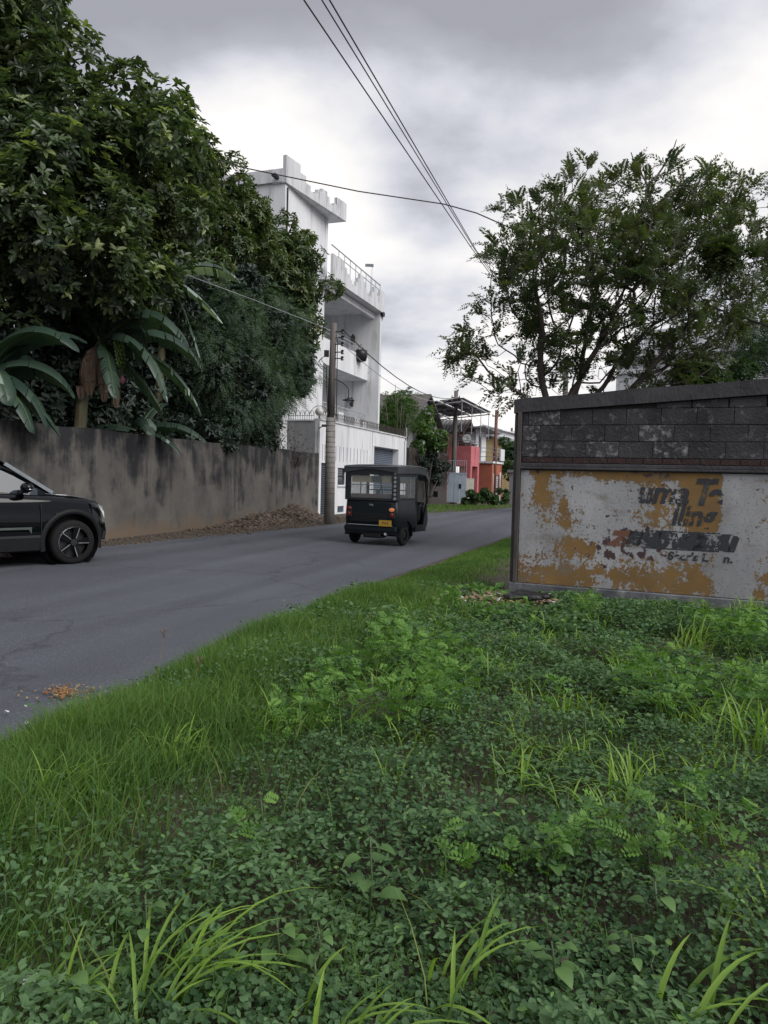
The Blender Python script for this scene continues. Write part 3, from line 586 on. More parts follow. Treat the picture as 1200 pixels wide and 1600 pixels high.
# ------------------------------------------------------------ pale grey neighbour gable behind the white house
def gable_house(name,label,loc,h,L,Dp,ze,zr,wall,roof,wins=(),cat='house',ridge='x'):
    t=thing(name,label,cat,loc,HD(h))
    MB().holes(0,L,0,ze,0,.2,list(wins)).build('street_wall',wall,t)
    MB().box(0,.2,.203,Dp,0,ze).build('side_wall',wall,t); MB().box(L-.2,L,.203,Dp,0,ze).build('side_wall',wall,t); MB().box(.2,L-.2,Dp-.2,Dp-.003,0,ze).build('rear_wall',wall,t)
    for r in wins: 
        w=MB().box(r[0],r[1],.1,.14,r[2],r[3]).build('window',M['glass'],t)
        MB().holes(r[0]-.05,r[1]+.05,r[2]-.05,r[3]+.05,-.03,-.003,[r]).build('frame',M['white'],w)
    o=.35
    if ridge=='x':
        sec=[(-o,ze-.12),(Dp/2,zr),(Dp+o,ze-.12),(Dp+o,ze-.02),(Dp/2,zr+.14),(-o,ze-.02)]
        MB().prismx(sec,-o,L+o).build('roof',roof,t); MB().prismx([(0.02,ze),(Dp/2,zr-.06),(Dp-.02,ze)],.02,L-.02).build('gable',wall,t)
    else:
        sec=[(-o,ze-.12),(L/2,zr),(L+o,ze-.12),(L+o,ze-.02),(L/2,zr+.14),(-o,ze-.02)]
        MB().prism(sec,-o,Dp+o).build('roof',roof,t); MB().prism([(0.02,ze),(L/2,zr-.06),(L-.02,ze)],.02,Dp-.02).build('gable',wall,t)
    return t
gable_house('grey_house','plain grey gabled house seen just right of the white house',(1.2,41.5,0),19,7,9,4.7,6.6,M['grey_concrete'],M['roof'],ridge='y')

# far street: vine wall, blue gate, cream wall, brown house, pink balcony
t=thing('vine_wall','dark boundary wall under a curtain of dry vines beyond the white wall','wall',(1.28,40.6,0),HD(20))
MB().box(0,8.1,0,.2,-.1,3.3).build('wall_panel',M['vine'],t)
mb=MB(); 
for k in range(30): mb.box(k*.27,k*.27+.25,-.035,-.003,0,1.9+random.uniform(-.03,.03))
mb.build('fence_planks',M['vine'],t)
mb=MB()
for k in range(420):
    x=random.uniform(0,8); z=random.uniform(1.6,3.5); mb.tube([(x,-.05,z),(x+random.gauss(0,.25),-.05-random.random()*.2,z-random.uniform(.1,.5)),(x+random.gauss(0,.4),-.06,z-random.uniform(.4,1.0))],[.014,.01,.006],3,cap=False)
mb.build('dry_vines',M['leather'],t)
g=thing('blue_gate','pale blue sheet metal gate next to the wooden pole','gate',(3.78,49.4,0),R(-10))
for k in range(4): MB().box(.02+k*.42,.42+k*.42,0,.04,.1,2.05).build('gate_panel',M['bluegate'],g,bevel=.01)
MB().box(.0,1.7,-.02,-.001,2.02,2.1).build('top_rail',M['bluegate'],g); MB().box(1.2,1.35,-.03,-.001,1.05,1.35).build('lock_plate',M['dark_metal'],g)
mb=MB()
for k in range(12): mb.tube([(.05+k*.145,.02,2.1),(.05+k*.145,.02,2.9)],.012,4)
mb.tube([(0,.02,2.9),(1.7,.02,2.9)],.014,4); mb.build('grille',M['bluegate'],g)
w=thing('cream_wall','short cream garden wall between the wooden pole and the pink columns','wall',(5.05,51.2,0),R(-5))
MB().box(0,.62,0,.15,0,1.75).build('wall_panel',M['cream'],w); MB().box(-.03,.65,-.03,.18,1.753,1.82).build('coping',M['cream'],w); MB().box(.63,1.15,0,.15,0,1.75).build('wall_panel',M['cream'],w)
def pink():
    t=thing('pink_porch','pink two storey porch with parapet balcony on square columns','porch',(6.02,52,0),HD(25))
    MB().box(0,1.95,-.0,2.0,2.62,2.80).build('balcony_floor',M['pink'],t)
    MB().box(0,1.95,0,.12,2.803,4.05).build('street_parapet',M['pink'],t); MB().box(0,.12,.123,2.0,2.803,4.05).build('side_parapet',M['pink'],t); MB().box(1.83,1.95,.123,2.0,2.803,4.05).build('side_parapet',M['pink'],t)
    MB().box(.9,1.0,-.03,-.002,3.1,4.0).build('pilaster',M['pink'],t)
    for x,y in ((.0,.0),(1.6,.0),(.0,1.7)): MB().box(x,x+.35,y,y+.35,0,2.617).build('column',M['pink'],t)
    mb=MB()
    for z in (4.25,4.42): mb.tube([(.05,2.0,z),(.05,.05,z),(1.9,.05,z),(1.9,2,z)],.022,5)
    for p in ((.05,.05),(1,.05),(1.9,.05),(.05,1),(.05,2)): mb.tube([(*p,4.05),(*p,4.44)],.02,5)
    mb.build('handrail',M['alu'],t)
    MB().box(.4,2.0,2.0,2.1,0,2.6).build('back_wall',M['grey_concrete'],t); MB().box(.6,1.3,1.95,1.997,0,2.1).build('door',M['bluegate'],t)
pink()
def brownhouse():
    t=thing('brown_house','dark brown brick house with low tiled eaves behind the pink porch','house',(3.2,43.5,0),HD(22))
    MB().holes(0,9.6,0,5.2,3.6,3.8,[(2,3,3.2,4.5),(4.2,5.2,3.2,4.5),(6.6,7.6,3.2,4.5)]).build('street_wall',M['brick'],t)
    for x in (2,4.2,6.6):
        w=MB().box(x,x+1,3.68,3.72,3.2,4.5).build('window',M['glass'],t); MB().holes(x-.06,x+1.06,3.14,4.56,3.55,3.597,[(x,x+.47,3.2,4.5),(x+.53,x+1,3.2,4.5)]).build('frame',M['white'],w)
    MB().box(0,9.6,3.803,9,0,5.2).build('house_block',M['brick'],t)
    # long roof slope facing the street, hung with round tiles along the eave
    MB().prismx([(2.7,5.1),(2.7,5.22),(7.4,6.6),(7.4,6.45)],-.6,10.3).build('roof',M['roof'],t)
    mb=MB()
    for k in range(36): mb.lathe([(.10,0),(.10,.5)],6,'y',c=(-.5+.3*k,2.62,5.18))
    mb.build('eave_tiles',M['roofgrey'],t)
    # cross gable towards the street
    MB().prism([(10.2,4.95),(12.2,6.0),(14.2,4.75),(14.2,4.9),(12.2,6.17),(10.2,5.1)],1.6,7).build('cross_gable',M['roof'],t)
    mb=MB()
    for k in range(18):
        y=1.7+.3*k; mb.beam((10.22,y,5.13),(12.18,y,6.2),.09,.06)
    mb.build('roof_ridges',M['roofgrey'],t)
    MB().prism([(10.7,4.85),(12.2,5.8),(13.7,4.75)],2.1,2.2).build('gable_board',M['brick'],t)
    MB().beam((10.15,1.57,5.02),(12.2,1.57,6.11),.05,.2).build('bargeboard',M['brick'],t); MB().beam((12.2,1.57,6.11),(14.25,1.57,4.82),.05,.2).build('bargeboard',M['brick'],t)
    MB().box(8.5,13.6,2.2,3.6,2.7,4.9).build('upper_room',M['brick'],t)
    MB().prism([(10.4,4.6),(10.4,4.68),(12.9,4.3),(12.9,4.22)],1.2,3.4).build('awning',M['roofgrey'],t)
brownhouse()
d=thing('satellite_dish','round grey satellite dish above the pink parapet','satellite dish',(5.75,52.8,4.58),R(8))
d.scale=(.58,.58,.58)
MB().lathe([(.0,.0),(.3,-.035),(.55,-.13),(.56,-.12),(.3,-.02),(0,.015)],20,'y').build('reflector',M['dish'],d,True)
MB().tube([(0,.02,-.0),(0,.12,-.3),(0,.12,-.9)],.03,6).build('mast',M['metal'],d); MB().tube([(0,-.05,-.5),(0,-.5,-.05)],.015,5).build('feed_arm',M['metal'],d); MB().box(-.04,.04,-.56,-.48,-.09,.02).build('receiver',M['black'],d)
def solar():
    t=thing('solar_canopy','open rooftop frame of dark solar panels above the brown roof','solar panels',(4.7,45.5,0),HD(19))
    zf=lambda y:6.62-.10*y
    for i in range(4):
        for j in range(3):
            x0=.0+i*2.22+(.30 if i>1 else 0); y0=j*1.66+(.25 if j>1 else 0)
            o=MB().add([(x0,y0,zf(y0)),(x0+2.05,y0,zf(y0)),(x0+2.05,y0+1.5,zf(y0+1.5)),(x0,y0+1.5,zf(y0+1.5)),(x0,y0,zf(y0)+.05),(x0+2.05,y0,zf(y0)+.05),(x0+2.05,y0+1.5,zf(y0+1.5)+.05),(x0,y0+1.5,zf(y0+1.5)+.05)],
              [(3,2,1,0),(4,5,6,7),(0,1,5,4),(1,2,6,5),(2,3,7,6),(3,0,4,7)]).build('solar_panel',M['panel'],t)
            mb=MB(); mb.beam((x0,y0+.75,zf(y0+.75)-.03),(x0+2.05,y0+.75,zf(y0+.75)-.03),.05,.05); mb.beam((x0+1,y0,zf(y0)-.03),(x0+1,y0+1.5,zf(y0+1.5)-.03),.04,.04); mb.build('panel_frame',M['alu'],o)
    mb=MB()
    for y in (.1,1.55,3.1,4.6): mb.beam((-.1,y,zf(y)-.1),(8.9,y,zf(y)-.1),.07,.07)
    for x in (.1,3,5.9,8.7): mb.beam((x,0,zf(0)-.17),(x,4.8,zf(4.8)-.17),.07,.07)
    mb.build('beams',M['alu'],t)
    for x in (.1,3,5.9,8.7):
        for y in (.1,4.6): MB().tube([(x,y,4.6),(x,y,zf(y)-.2)],.025,6).build('post',M['dish'],t)
solar()
def terracotta():
    t=thing('terracotta_house','terracotta ground floor shop with white shutter and railed balcony','house',(8.05,55.5,0),HD(26))
    MB().holes(0,2.6,0,2.95,0,.2,[(.5,1.9,-.05,2.1)]).build('street_wall',M['redbrown'],t); MB().box(0,.2,.203,2.6,0,2.95).build('side_wall',M['redbrown'],t)
    MB().box(-.1,2.7,-.1,3.2,2.953,3.1).build('balcony_floor',M['white'],t)
    s=MB().box(.5,1.9,.1,.13,0,2.1).build('shutter',M['oldwhite'],t); mb=MB()
    for k in range(12): mb.box(.52,1.88,.085,.097,.05+k*.17,.10+k*.17)
    mb.build('shutter_bars',M['grey_concrete'],s)
    MB().box(1.95,2.25,-.02,-.002,0,2.3).build('door_pillar',M['white'],t); MB().box(.35,.48,-.02,-.002,0,2.2).build('door_pillar',M['white'],t)
    mb=MB()
    for z in (3.45,3.8,4.1): mb.tube([(-.05,2.6,z),(-.05,-.05,z),(2.65,-.05,z)],.022,5)
    for k in range(6): mb.tube([(-.05+.54*k,-.05,3.1),(-.05+.54*k,-.05,4.12)],.02,5); mb.tube([(-.05,-.05+.54*k,3.1),(-.05,-.05+.54*k,4.12)],.02,5)
    mb.build('balcony_rail',M['alu'],t)
    MB().box(1.7,2.7,-.12,-.07,3.2,4.1).build('rail_panel',M['white'],t)
    MB().holes(.2,2.6,3.1,5.6,1.4,1.6,[(.8,1.5,3.1,5.1)]).build('upper_wall',M['white'],t); MB().box(.2,2.6,1.603,5,3.1,5.6).build('upper_block',M['white'],t); MB().box(.8,1.5,1.5,1.54,3.1,5.1).build('upper_door',M['glass'],t)
    MB().prism([(-.6,5.6),(-.6,5.7),(3.4,5.45),(3.4,5.35)],.4,5).build('roof',M['roofgrey'],t)
terracotta()
gable_house('far_white_house','far white flat fronted house rising behind the terracotta balcony',(10.6,69,0),26,5.5,3,6.5,6.8,M['white'],M['white'],wins=[(1.2,1.9,5.0,5.9),(3.0,3.7,5.0,5.9)])
gable_house('far_yellow_house','far yellow house with a grey sheet roof near the wall edge',(12.0,64,0),28,6,6,4.3,5.6,M['yellowwall'],M['roofgrey'],wins=[(1.5,2.4,2.2,3.3)])
q=thing('grey_gateposts','low grey gate and posts at the street bend beside the wall edge','gate',(9.6,55.2,0),HD(28))
for x in (0,1.3): MB().box(x,x+.3,0,.3,0,2.3).build('post',M['grey_concrete'],q)
MB().box(-.2,1.9,-.1,.4,2.303,2.5).build('lintel',M['grey_concrete'],q); MB().box(.32,1.28,.1,.14,.1,1.3).build('gate_leaf',M['dark_metal'],q)

# ------------------------------------------------------------ white house behind the right tree
def arch_house():
    t=thing('arched_house','white house with a large arched opening glimpsed behind the right tree','house',(11.2,33,0),R(-30))
    a=[(1.0,0)]+[(1.0,5.2)]+[(2.1-1.1*math.cos(PI*k/12),5.2+1.1*math.sin(PI*k/12)) for k in range(1,12)]+[(3.2,5.2),(3.2,0)]
    out=[(-1,0),(-1,7.6),(6.5,7.6),(6.5,0)]
    MB().prism([(-1,0),(-1,7.2),(6.5,7.2),(6.5,0)]+a[::-1],0,.25).build('front_wall',M['oldwhite'],t)
    MB().box(-1.3,6.8,-.4,4,7.203,7.5).build('cornice',M['oldwhite'],t); MB().box(-1,6.5,-.12,-.003,6.5,6.7).build('string_course',M['white'],t)
    MB().box(-.9,6.4,.8,.9,0,7.1).build('inner_wall',M['grey_concrete'],t)
    MB().box(3.35,3.7,-.12,-.003,0,5.9).build('pilaster',M['white'],t)
    MB().box(-.5,6,1.0,5,7.5,8.6).build('roof_room',M['oldwhite'],t)
arch_house()

# ------------------------------------------------------------ right wall
RWZ=R(-22)
def right_wall():
    t=thing('painted_wall','soot dark block wall with flaking yellow painted sign on its lower half','wall',(1.66,9.48,0),RWZ)
    Lw=5.6; GU=300; GV=90
    # plaster face grid carrying a coverage map of the paint
    us=np.linspace(.09,Lw,GU); zs=np.linspace(.19,1.63,GV); U,Z=np.meshgrid(us,zs)
    def bx(u0,u1,z0,z1,s=.06): return 1/(1+np.exp(-(U-u0)/s))/(1+np.exp((U-u1)/s))/(1+np.exp(-(Z-z0)/s))/(1+np.exp((Z-z1)/s))
    def ga(u,z,su,sz): return np.exp(-((U-u)/su)**2-((Z-z)/sz)**2)
    T=np.full_like(U,.30); 
    T+=.55*ga(.34,1.47,.10,.22)+.42*bx(.2,2.4,1.56,1.7,.02)+.40*ga(.42,1.25,.16,.12)+.34*ga(.62,1.2,.08,.2)+.35*ga(.5,.97,.2,.07)+.3*ga(.72,.95,.06,.2)
    T+=.42*ga(.75,.66,.22,.10)+.55*bx(.05,1.0,.15,.42,.05)+.30*ga(.95,.62,.12,.12)+.30*ga(1.1,.4,.2,.08)
    T+=.75*bx(2.05,2.43,.95,1.60,.02)+.30*bx(1.55,2.1,1.0,1.62,.06)+.45*bx(1.35,2.43,.15,.42,.05)+.34*bx(1.0,1.6,1.52,1.64,.02)
    T+=.25*ga(1.62,.95,.12,.1)+.18*bx(1.2,2.45,.35,.62,.05)+.33*ga(2.95,.45,.2,.1)+.45*ga(2.95,.25,.18,.07)+.25*bx(3.2,5.6,.15,.5,.1)
    T-=.25*bx(2.45,2.8,.2,1.7,.015)+.15*ga(.95,1.35,.2,.2)+.12*ga(1.3,1.1,.25,.3)+.10*ga(.2,.95,.1,.25)
    y=(fbm(U,Z,6,4)-.5)*.004
    v=np.stack([U,y,Z],-1).reshape(-1,3); i=(np.arange(GV-1)[:,None]*GU+np.arange(GU-1)[None]).ravel()
    np_mesh('painted_plaster',v,[np.stack([i,i+1,i+1+GU,i+GU],1)],M['flaky'],t,tint=np.clip(T,0,1).ravel())
    MB().box(.085,Lw,.006,.22,.0,2.3).build('wall_core',M['mortar'],t)
    MB().box(-.02,Lw,-.05,.0-.008,-.35,.185).build('plinth',M['plinth'],t,bevel=.012)
    # ledge
    mb=MB(); mb.box(.05,Lw,-.045,.006,1.645,1.675); mb.box(.06,Lw,-.022,.006,1.676,1.72); mb.build('ledge',M['cap'],t,bevel=.006)
    # red brick course
    x=.1; k=0
    while x<Lw:
        w=.21; 
        MB().box(x,x+w-.012,-.006+random.uniform(-.004,.004),.1,1.728,1.792).build('brick',M['redbrick'],t,bevel=.004); x+=w
    # block courses
    z=1.80
    for row in range(3):
        hh=.200; x=.09-(0,.17,.32)[row]; 
        while x<Lw:
            w=.395; a=max(x,.09); b=min(x+w-.006,Lw)
            if b-a>.05: MB().box(a,b,-.008+random.uniform(-.003,.003),.1,z+random.uniform(0,.003),z+hh-.006).build('block',M[random.choice(('block','block','block2'))],t,bevel=.004)
            x+=w
        z+=hh
    # wedge of infill and stepped upper course (cap rises to the right)
    cb=lambda x:2.36+.062*x
    x=.9
    while x<Lw:
        zz=cb(x)-.012
        if zz-2.405>.03:
            MB().add([(x,-.006,2.402),(x+.38,-.006,2.402),(x+.38,.1,2.402),(x,.1,2.402),(x,-.006,zz),(x+.38,-.006,cb(x+.38)-.012),(x+.38,.1,cb(x+.38)-.012),(x,.1,zz)],[(3,2,1,0),(4,5,6,7),(0,1,5,4),(1,2,6,5),(2,3,7,6),(3,0,4,7)]).build('brick',M[random.choice(('redbrick','block','block'))],t)
        x+=.395
    MB().prism([(.086,2.303),(.086,2.37),(Lw,2.37+.062*Lw),(Lw,2.303)],.06,.22).build('wall_core',M['mortar'],t)
    n=40; vs=[];fs=[]
    for i_ in range(n+1):
        x=-.02+(Lw+.02)*i_/n; b=cb(x) if x>.0 else 2.35; tt=b+.175+(vn(x,0,2.2,1)-.5)*.016
        vs+=[(x,-.045,b),(x,-.045,tt),(x,.27,tt),(x,.27,b)]
    for i_ in range(n):
        a=i_*4; b=a+4; fs+=[(a,b,b+1,a+1),(a+1,b+1,b+2,a+2),(a+2,b+2,b+3,a+3),(a+3,b+3,b,a)]
    fs+=[(0,1,2,3),(n*4+3,n*4+2,n*4+1,n*4)]
    MB().add(vs,fs).build('cap',M['cap'],t)
    # end pillar with timber strip
    MB().box(-.012,.083,-.012,.24,.187,2.345).build('end_pillar',M['cap'],t,bevel=.01)
    MB().box(.035,.085,-.05,-.014,.19,2.36).build('timber_strip',M['conduit'],t,bevel=.004)
    mb=MB(); mb.tube([(.31,-.016,2.12),(.29,-.02,1.98),(.30,-.018,1.86),(.27,-.02,1.80)],.008,5); mb.build('hanging_wire',M['black'],t)
    mb=MB().tube([(.12,.1,2.52),(.12,.1,2.66)],.006,4).build('rebar_stub',M['iron'],t)
    # painted lettering
    def text(s,u,z,size,m,shear=.25,sx=1,bold=.012):
        cu=bpy.data.curves.new('t','FONT'); cu.body=s; cu.size=size; cu.shear=shear; cu.offset=bold; cu.extrude=0
        o=bpy.data.objects.new('tmp',cu); C.objects.link(o); dg=bpy.context.evaluated_depsgraph_get(); me=bpy.data.meshes.new_from_object(o.evaluated_get(dg)); C.objects.unlink(o); bpy.data.objects.remove(o)
        for v in me.vertices: x,y_=v.co.x*sx,v.co.y; v.co=(u+x,-.0045,z+y_)
        me.materials.clear(); me.materials.append(m); p=bpy.data.objects.new('lettering',me); C.objects.link(p); p.parent=t; return p
    text('uma',1.50,1.27,.37,M['letters'],sx=.92); text('T',2.12,1.27,.42,M['letters'],sx=.85,bold=.016); text('e',2.29,1.265,.37,M['letters'],sx=.9,bold=.016,shear=.1)
    text('lling',1.90,1.02,.34,M['letters'],sx=.86); text('Z',1.22,.745,.22,M['letters_brown'],sx=1.3,bold=.02); text('ENWO',1.40,.745,.22,M['letters'],sx=1.25,bold=.02); text('DAI',2.16,.745,.22,M['letters'],sx=1.2,bold=.02)
    text("Secr's L    n.",1.88,.60,.13,M['letters'],sx=1.1,bold=.005,shear=.1)
    mb=MB()
    for a,b in ((1.60,1.86),(2.0,2.22),(2.34,2.5)):
        mb.add([(a,-.0035,.735),(b,-.0035,.735),(b+.06,-.0035,.93),(a+.06,-.0035,.93)],[(0,1,2,3)])
    mb.add([(1.58,-.003,.925),(2.44,-.003,.925),(2.44,-.003,.94),(1.58,-.003,.94)],[(0,1,2,3)]); mb.add([(1.58,-.003,.715),(2.44,-.003,.715),(2.44,-.003,.73),(1.58,-.003,.73)],[(0,1,2,3)])
    mb.build('painted_band',M['letters'],t)
right_wall()
# ------------------------------------------------------------ black car
def car():
    # rear wheel on the far left is outside the frame; the whole car is built
    h=42; wx,wy=-4.88,11.46
    rz=HD(h); loc=Vector((wx,wy,0))-Matrix.Rotation(rz,3,'Z')@Vector((1.30,-.80,0))
    t=thing('parked_car','glossy black compact crossover with five spoke wheels in front of the grey wall','car',(loc.x,loc.y,.020),rz)
    WR=.345; ARX=(1.30,-1.30)
    def zbot(x):
        z=.25+.02*abs(x); 
        for a in ARX:
            d=abs(x-a)
            if d<.44: z=max(z,.345+math.sqrt(.44**2-d*d)*1.0)
        if x>1.7: z=max(z,.25+(x-1.7)*.5)
        if x<-1.8: z=max(z,.28+(-1.8-x)*.3)
        return z
    def ztop(x): return float(np.interp(x,[-2.12,-2.0,-1.2,0.0,.62,1.0,1.5,1.72,1.84,1.91,1.94],[1.06,1.12,1.13,1.10,1.075,1.06,1.015,.96,.90,.78,.66]))
    def half(x): return float(np.interp(x,[-2.12,-1.95,-1.3,0,1.2,1.6,1.78,1.88,1.94],[.66,.82,.89,.90,.895,.87,.80,.68,.50]))
    xs=sorted(set([-2.12,-2.05,-1.95,-1.85]+[-1.76+.04*k for k in range(23)]+[-.8+.2*k for k in range(9)]+[.84+.04*k for k in range(24)]+[1.79,1.82,1.86,1.89,1.91,1.925,1.94]))
    prof=[(0,.93),(.10,.985),(.30,1.0),(.55,.995),(.72,.985),(.80,.965),(.90,.955),(1.0,.90)]   # z fraction, y fraction
    rows=[]
    for x in xs:
        zb,zt,hw=zbot(x),ztop(x),half(x); zl=.25; pts=[]
        for zf,yf in prof:
            z=zl+(zt-zl)*zf; z=max(z,zb+.0*zf) if zf<.75 else z
            pts.append((x,-hw*yf,z))
        pts.append((x,-hw*.82,zt+.012)); pts.append((x,-hw*.78,zt+.022)); pts.append((x,-hw*.4,zt+.045)); pts.append((x,0,zt+.05))
        rows.append(pts)
    n=len(rows[0]); vs=[];fs=[]
    for r in rows: vs+=r+[(a,-b,c) for a,b,c in r[:-1][::-1]]
    k=2*n-1
    for i in range(len(rows)-1):
        for j in range(k-1): fs.append((i*k+j,(i+1)*k+j,(i+1)*k+j+1,i*k+j+1))
    fs.append(tuple(range(k))); fs.append(tuple((len(rows)-1)*k+j for j in range(k))[::-1])
    MB().add(vs,fs).build('body',M['blackcar'],t,True)
    # cabin
    cab=[(-2.0,1.05,.0),(-1.75,1.38,.12),(-1.3,1.59,.2),(-.4,1.66,.22),(.1,1.63,.2),(.45,1.47,.14),(.78,1.27,.06),(1.05,1.07,.0)]
    vs=[];fs=[]
    for x,zt,tk in cab:
        hb=half(x)*.86; zb=ztop(x)-.02; ht=hb-tk
        vs+=[(x,-hb,zb),(x,-ht-.03,zt-.04),(x,-ht+.05,zt),(x,0,zt+.03),(x,ht-.05,zt),(x,ht+.03,zt-.04),(x,hb,zb)]
    for i in range(len(cab)-1):
        for j in range(6): fs.append((i*7+j,(i+1)*7+j,(i+1)*7+j+1,i*7+j+1))
    MB().add(vs,fs).build('cabin',M['blackcar'],t,True)
    # side glass panes standing 4 mm proud of the cabin skin
    def cabpt(x,f,s):
        xs_c=[c[0] for c in cab]; zt=float(np.interp(x,xs_c,[c[1] for c in cab])); tk=float(np.interp(x,xs_c,[c[2] for c in cab])); hb=half(x)*.86; zb=ztop(x)-.02; ht=hb-tk+.03
        return (x,s*(-(hb+(ht-hb)*f)-.006),zb+(zt-.04-zb)*f)
    for s in (1,-1):
        for x0,x1 in ((-.33,.80),(-1.28,-.42)):
            vs=[];fs=[];q=10
            for i in range(q+1):
                x=x0+(x1-x0)*i/q; zt=float(np.interp(x,[c[0] for c in cab],[c[1] for c in cab])); top=1-.07/max(.1,(zt-.04-1.0))
                vs+=[cabpt(x,.10,s),cabpt(x,max(.12,min(.9,top)),s)]
            for i in range(q): fs.append((2*i,2*i+2,2*i+3,2*i+1))
            MB().add(vs,fs).build('side_window',M['carglass'],t,True)
        mb=MB()
        mb.tube([cabpt(x,.05,s) for x in (-1.5,-.8,-.1,.5,.72)],.010,5); mb.build('window_trim',M['chrome'],t,True)
    vs=[(1.0,-.62,1.10),(1.0,.62,1.10),(.30,.54,1.58),(.30,-.54,1.58),(.74,.60,1.315),(.74,-.60,1.315)]
    MB().add([(x+.02,y,z+.012) for x,y,z in vs],[(0,1,4,5),(5,4,2,3)]).build('windscreen',M['carglass'],t,True)
    MB().beam((.36,-.675,1.535),(1.02,-.775,1.11),.05,.05).build('pillar',M['grey'],t)
    for s in (1,-1):
        # wheel arch cladding and sills
        for a in ARX:
            mb=MB(); vs=[];fs=[];q=22
            for i in range(q+1):
                an=-.25+(PI+.5)*i/q; c_,s_=math.cos(an),math.sin(an)
                for r,o in ((.435,.0),(.45,.022),(.515,.02),(.52,.0)): 
                    x=a+r*c_; vs.append((x,-s*(half(x)*.995+o),.345+r*s_))
            for i in range(q):
                for j in range(3): fs.append((i*4+j,i*4+4+j,i*4+5+j,i*4+1+j))
            mb.add(vs,fs).build('arch_cladding',M['cladding'],t,True)
            mb=MB(); mb.lathe([(.425,-.0),(.425,.30),(.1,.31)],20,'y',(a,-.86 if s>0 else .56,.345)); mb.build('wheel_well',M['black'],t)
        MB().add([(x,-s*y,z) for x in (-.86,.86) for y,z in ((.80,.22),(.895,.25),(.91,.44),(.885,.50),(.80,.50))],[(0,5,6,1),(1,6,7,2),(2,7,8,3),(3,8,9,4),(4,9,5,0)]).build('sill_cladding',M['cladding'],t)
        MB().add([(x,-s*y,z) for x,z0,z1 in ((-.80,.565,.595),(.62,.565,.60),(.66,.50,.603)) for y,z in ((.913,z0),(.913,z1))],[(0,2,3,1),(2,4,5,3)]).build('door_trim',M['chrome'],t)
        mb=MB()
        for x in (.80,-.36,-1.02): mb.box(x,x+.008,-s*.905-.004,-s*.905+.004,.50,.95)
        mb.build('door_seam',M['black'],t)
        # mirror
        m_=MB(); m_.ball((.55,-s*1.0,1.19),.12,14,(.75,1.0,.62)); o=m_.build('side_mirror',M['blackcar'],t,True)
        MB().box(.50,.60,min(-s*.93,-s*.78),max(-s*.93,-s*.78),1.10,1.15).build('mirror_arm',M['black'],o)
        MB().ball((.56,-s*1.0,1.165),.118,14,(.76,1.0,.20)).build('mirror_band',M['chrome'],o,True)
        # headlight and bumper detail
        vs=[(1.70,-s*.845,.935),(1.80,-s*.79,.90),(1.90,-s*.66,.80),(1.93,-s*.60,.68),(1.88,-s*.71,.70),(1.79,-s*.81,.80)]
        o=MB().add([(x+.008,y-s*.012,z) for x,y,z in vs],[(0,1,2,3,4,5)] if s<0 else [(5,4,3,2,1,0)]).build('headlight',M['lamp'],t)
        MB().tube([(1.86,-s*.74,.62),(1.92,-s*.66,.50),(1.88,-s*.70,.36)],.03,6).build('bumper_corner',M['cladding'],t)
        MB().tube([(.9,-s*.80,1.095),(1.3,-s*.79,1.065),(1.6,-s*.765,1.015),(1.78,-s*.70,.955)],.006,5).build('bonnet_seam',M['chrome'],t,True)
    # wheels
    for x in ARX:
        for s in (1,-1):
            w=MB(); Y=-s*.80
            w.lathe([(.235,-.10),(.30,-.112),(.335,-.09),(WR,-.05),(WR,.05),(.335,.09),(.30,.112),(.235,.10)],40,'y',(x,Y,WR)); wo=w.build('wheel',M['tyre'],t,True)
            yo=-s*(.80+.065); MB().lathe([(.0,0),(.235,0.0)] if s<0 else [(.235,0),(0,0)],30,'y',(x,yo+s*.05,WR)).build('hub_disc',M['black'],wo)
            MB().lathe([(.245,-.008),(.252,.006),(.235,.008),(.230,-.008)],40,'y',(x,-s*.905,WR)).build('rim',M['rimedge'],wo,True)
            sp=MB(); ed=MB()
            for k in range(5):
                a=2*PI*k/5+.12
                def pt(r,da,y): return (x+r*math.cos(a+da),-s*y,WR+r*math.sin(a+da))
                A=[pt(.04,.5,.895),pt(.235,.19,.905),pt(.235,-.19,.905),pt(.04,-.5,.895)]
                sp.add(A+[(p[0],p[1]+s*.03,p[2]) for p in A],[(0,1,2,3),(3,2,1,0),(0,4,5,1),(2,6,7,3)])
                e1,e2=pt(.07,-.30,.912),pt(.235,-.185,.915); ed.beam(e1,e2,.010,.012)
                e1,e2=pt(.225,-.19,.914),pt(.225,.0,.914)
            sp.build('spokes',M['rim'],wo); ed.build('spoke_edges',M['rimedge'],wo)
            MB().lathe([(0.0,-.01),(.05,-.01),(.055,.01),(0,.01)],14,'y',(x,-s*.905,WR)).build('hub_cap',M['black'],wo)
    MB().box(-1.9,1.8,-.62,.62,.2,.34).build('underbody',M['black'],t)
    MB().box(1.90,1.95,-.45,.45,.42,.62).build('grille',M['black'],t); MB().box(-2.16,-2.12,-.3,.3,.62,.76).build('number_plate',M['plate'],t)
    return t
car()

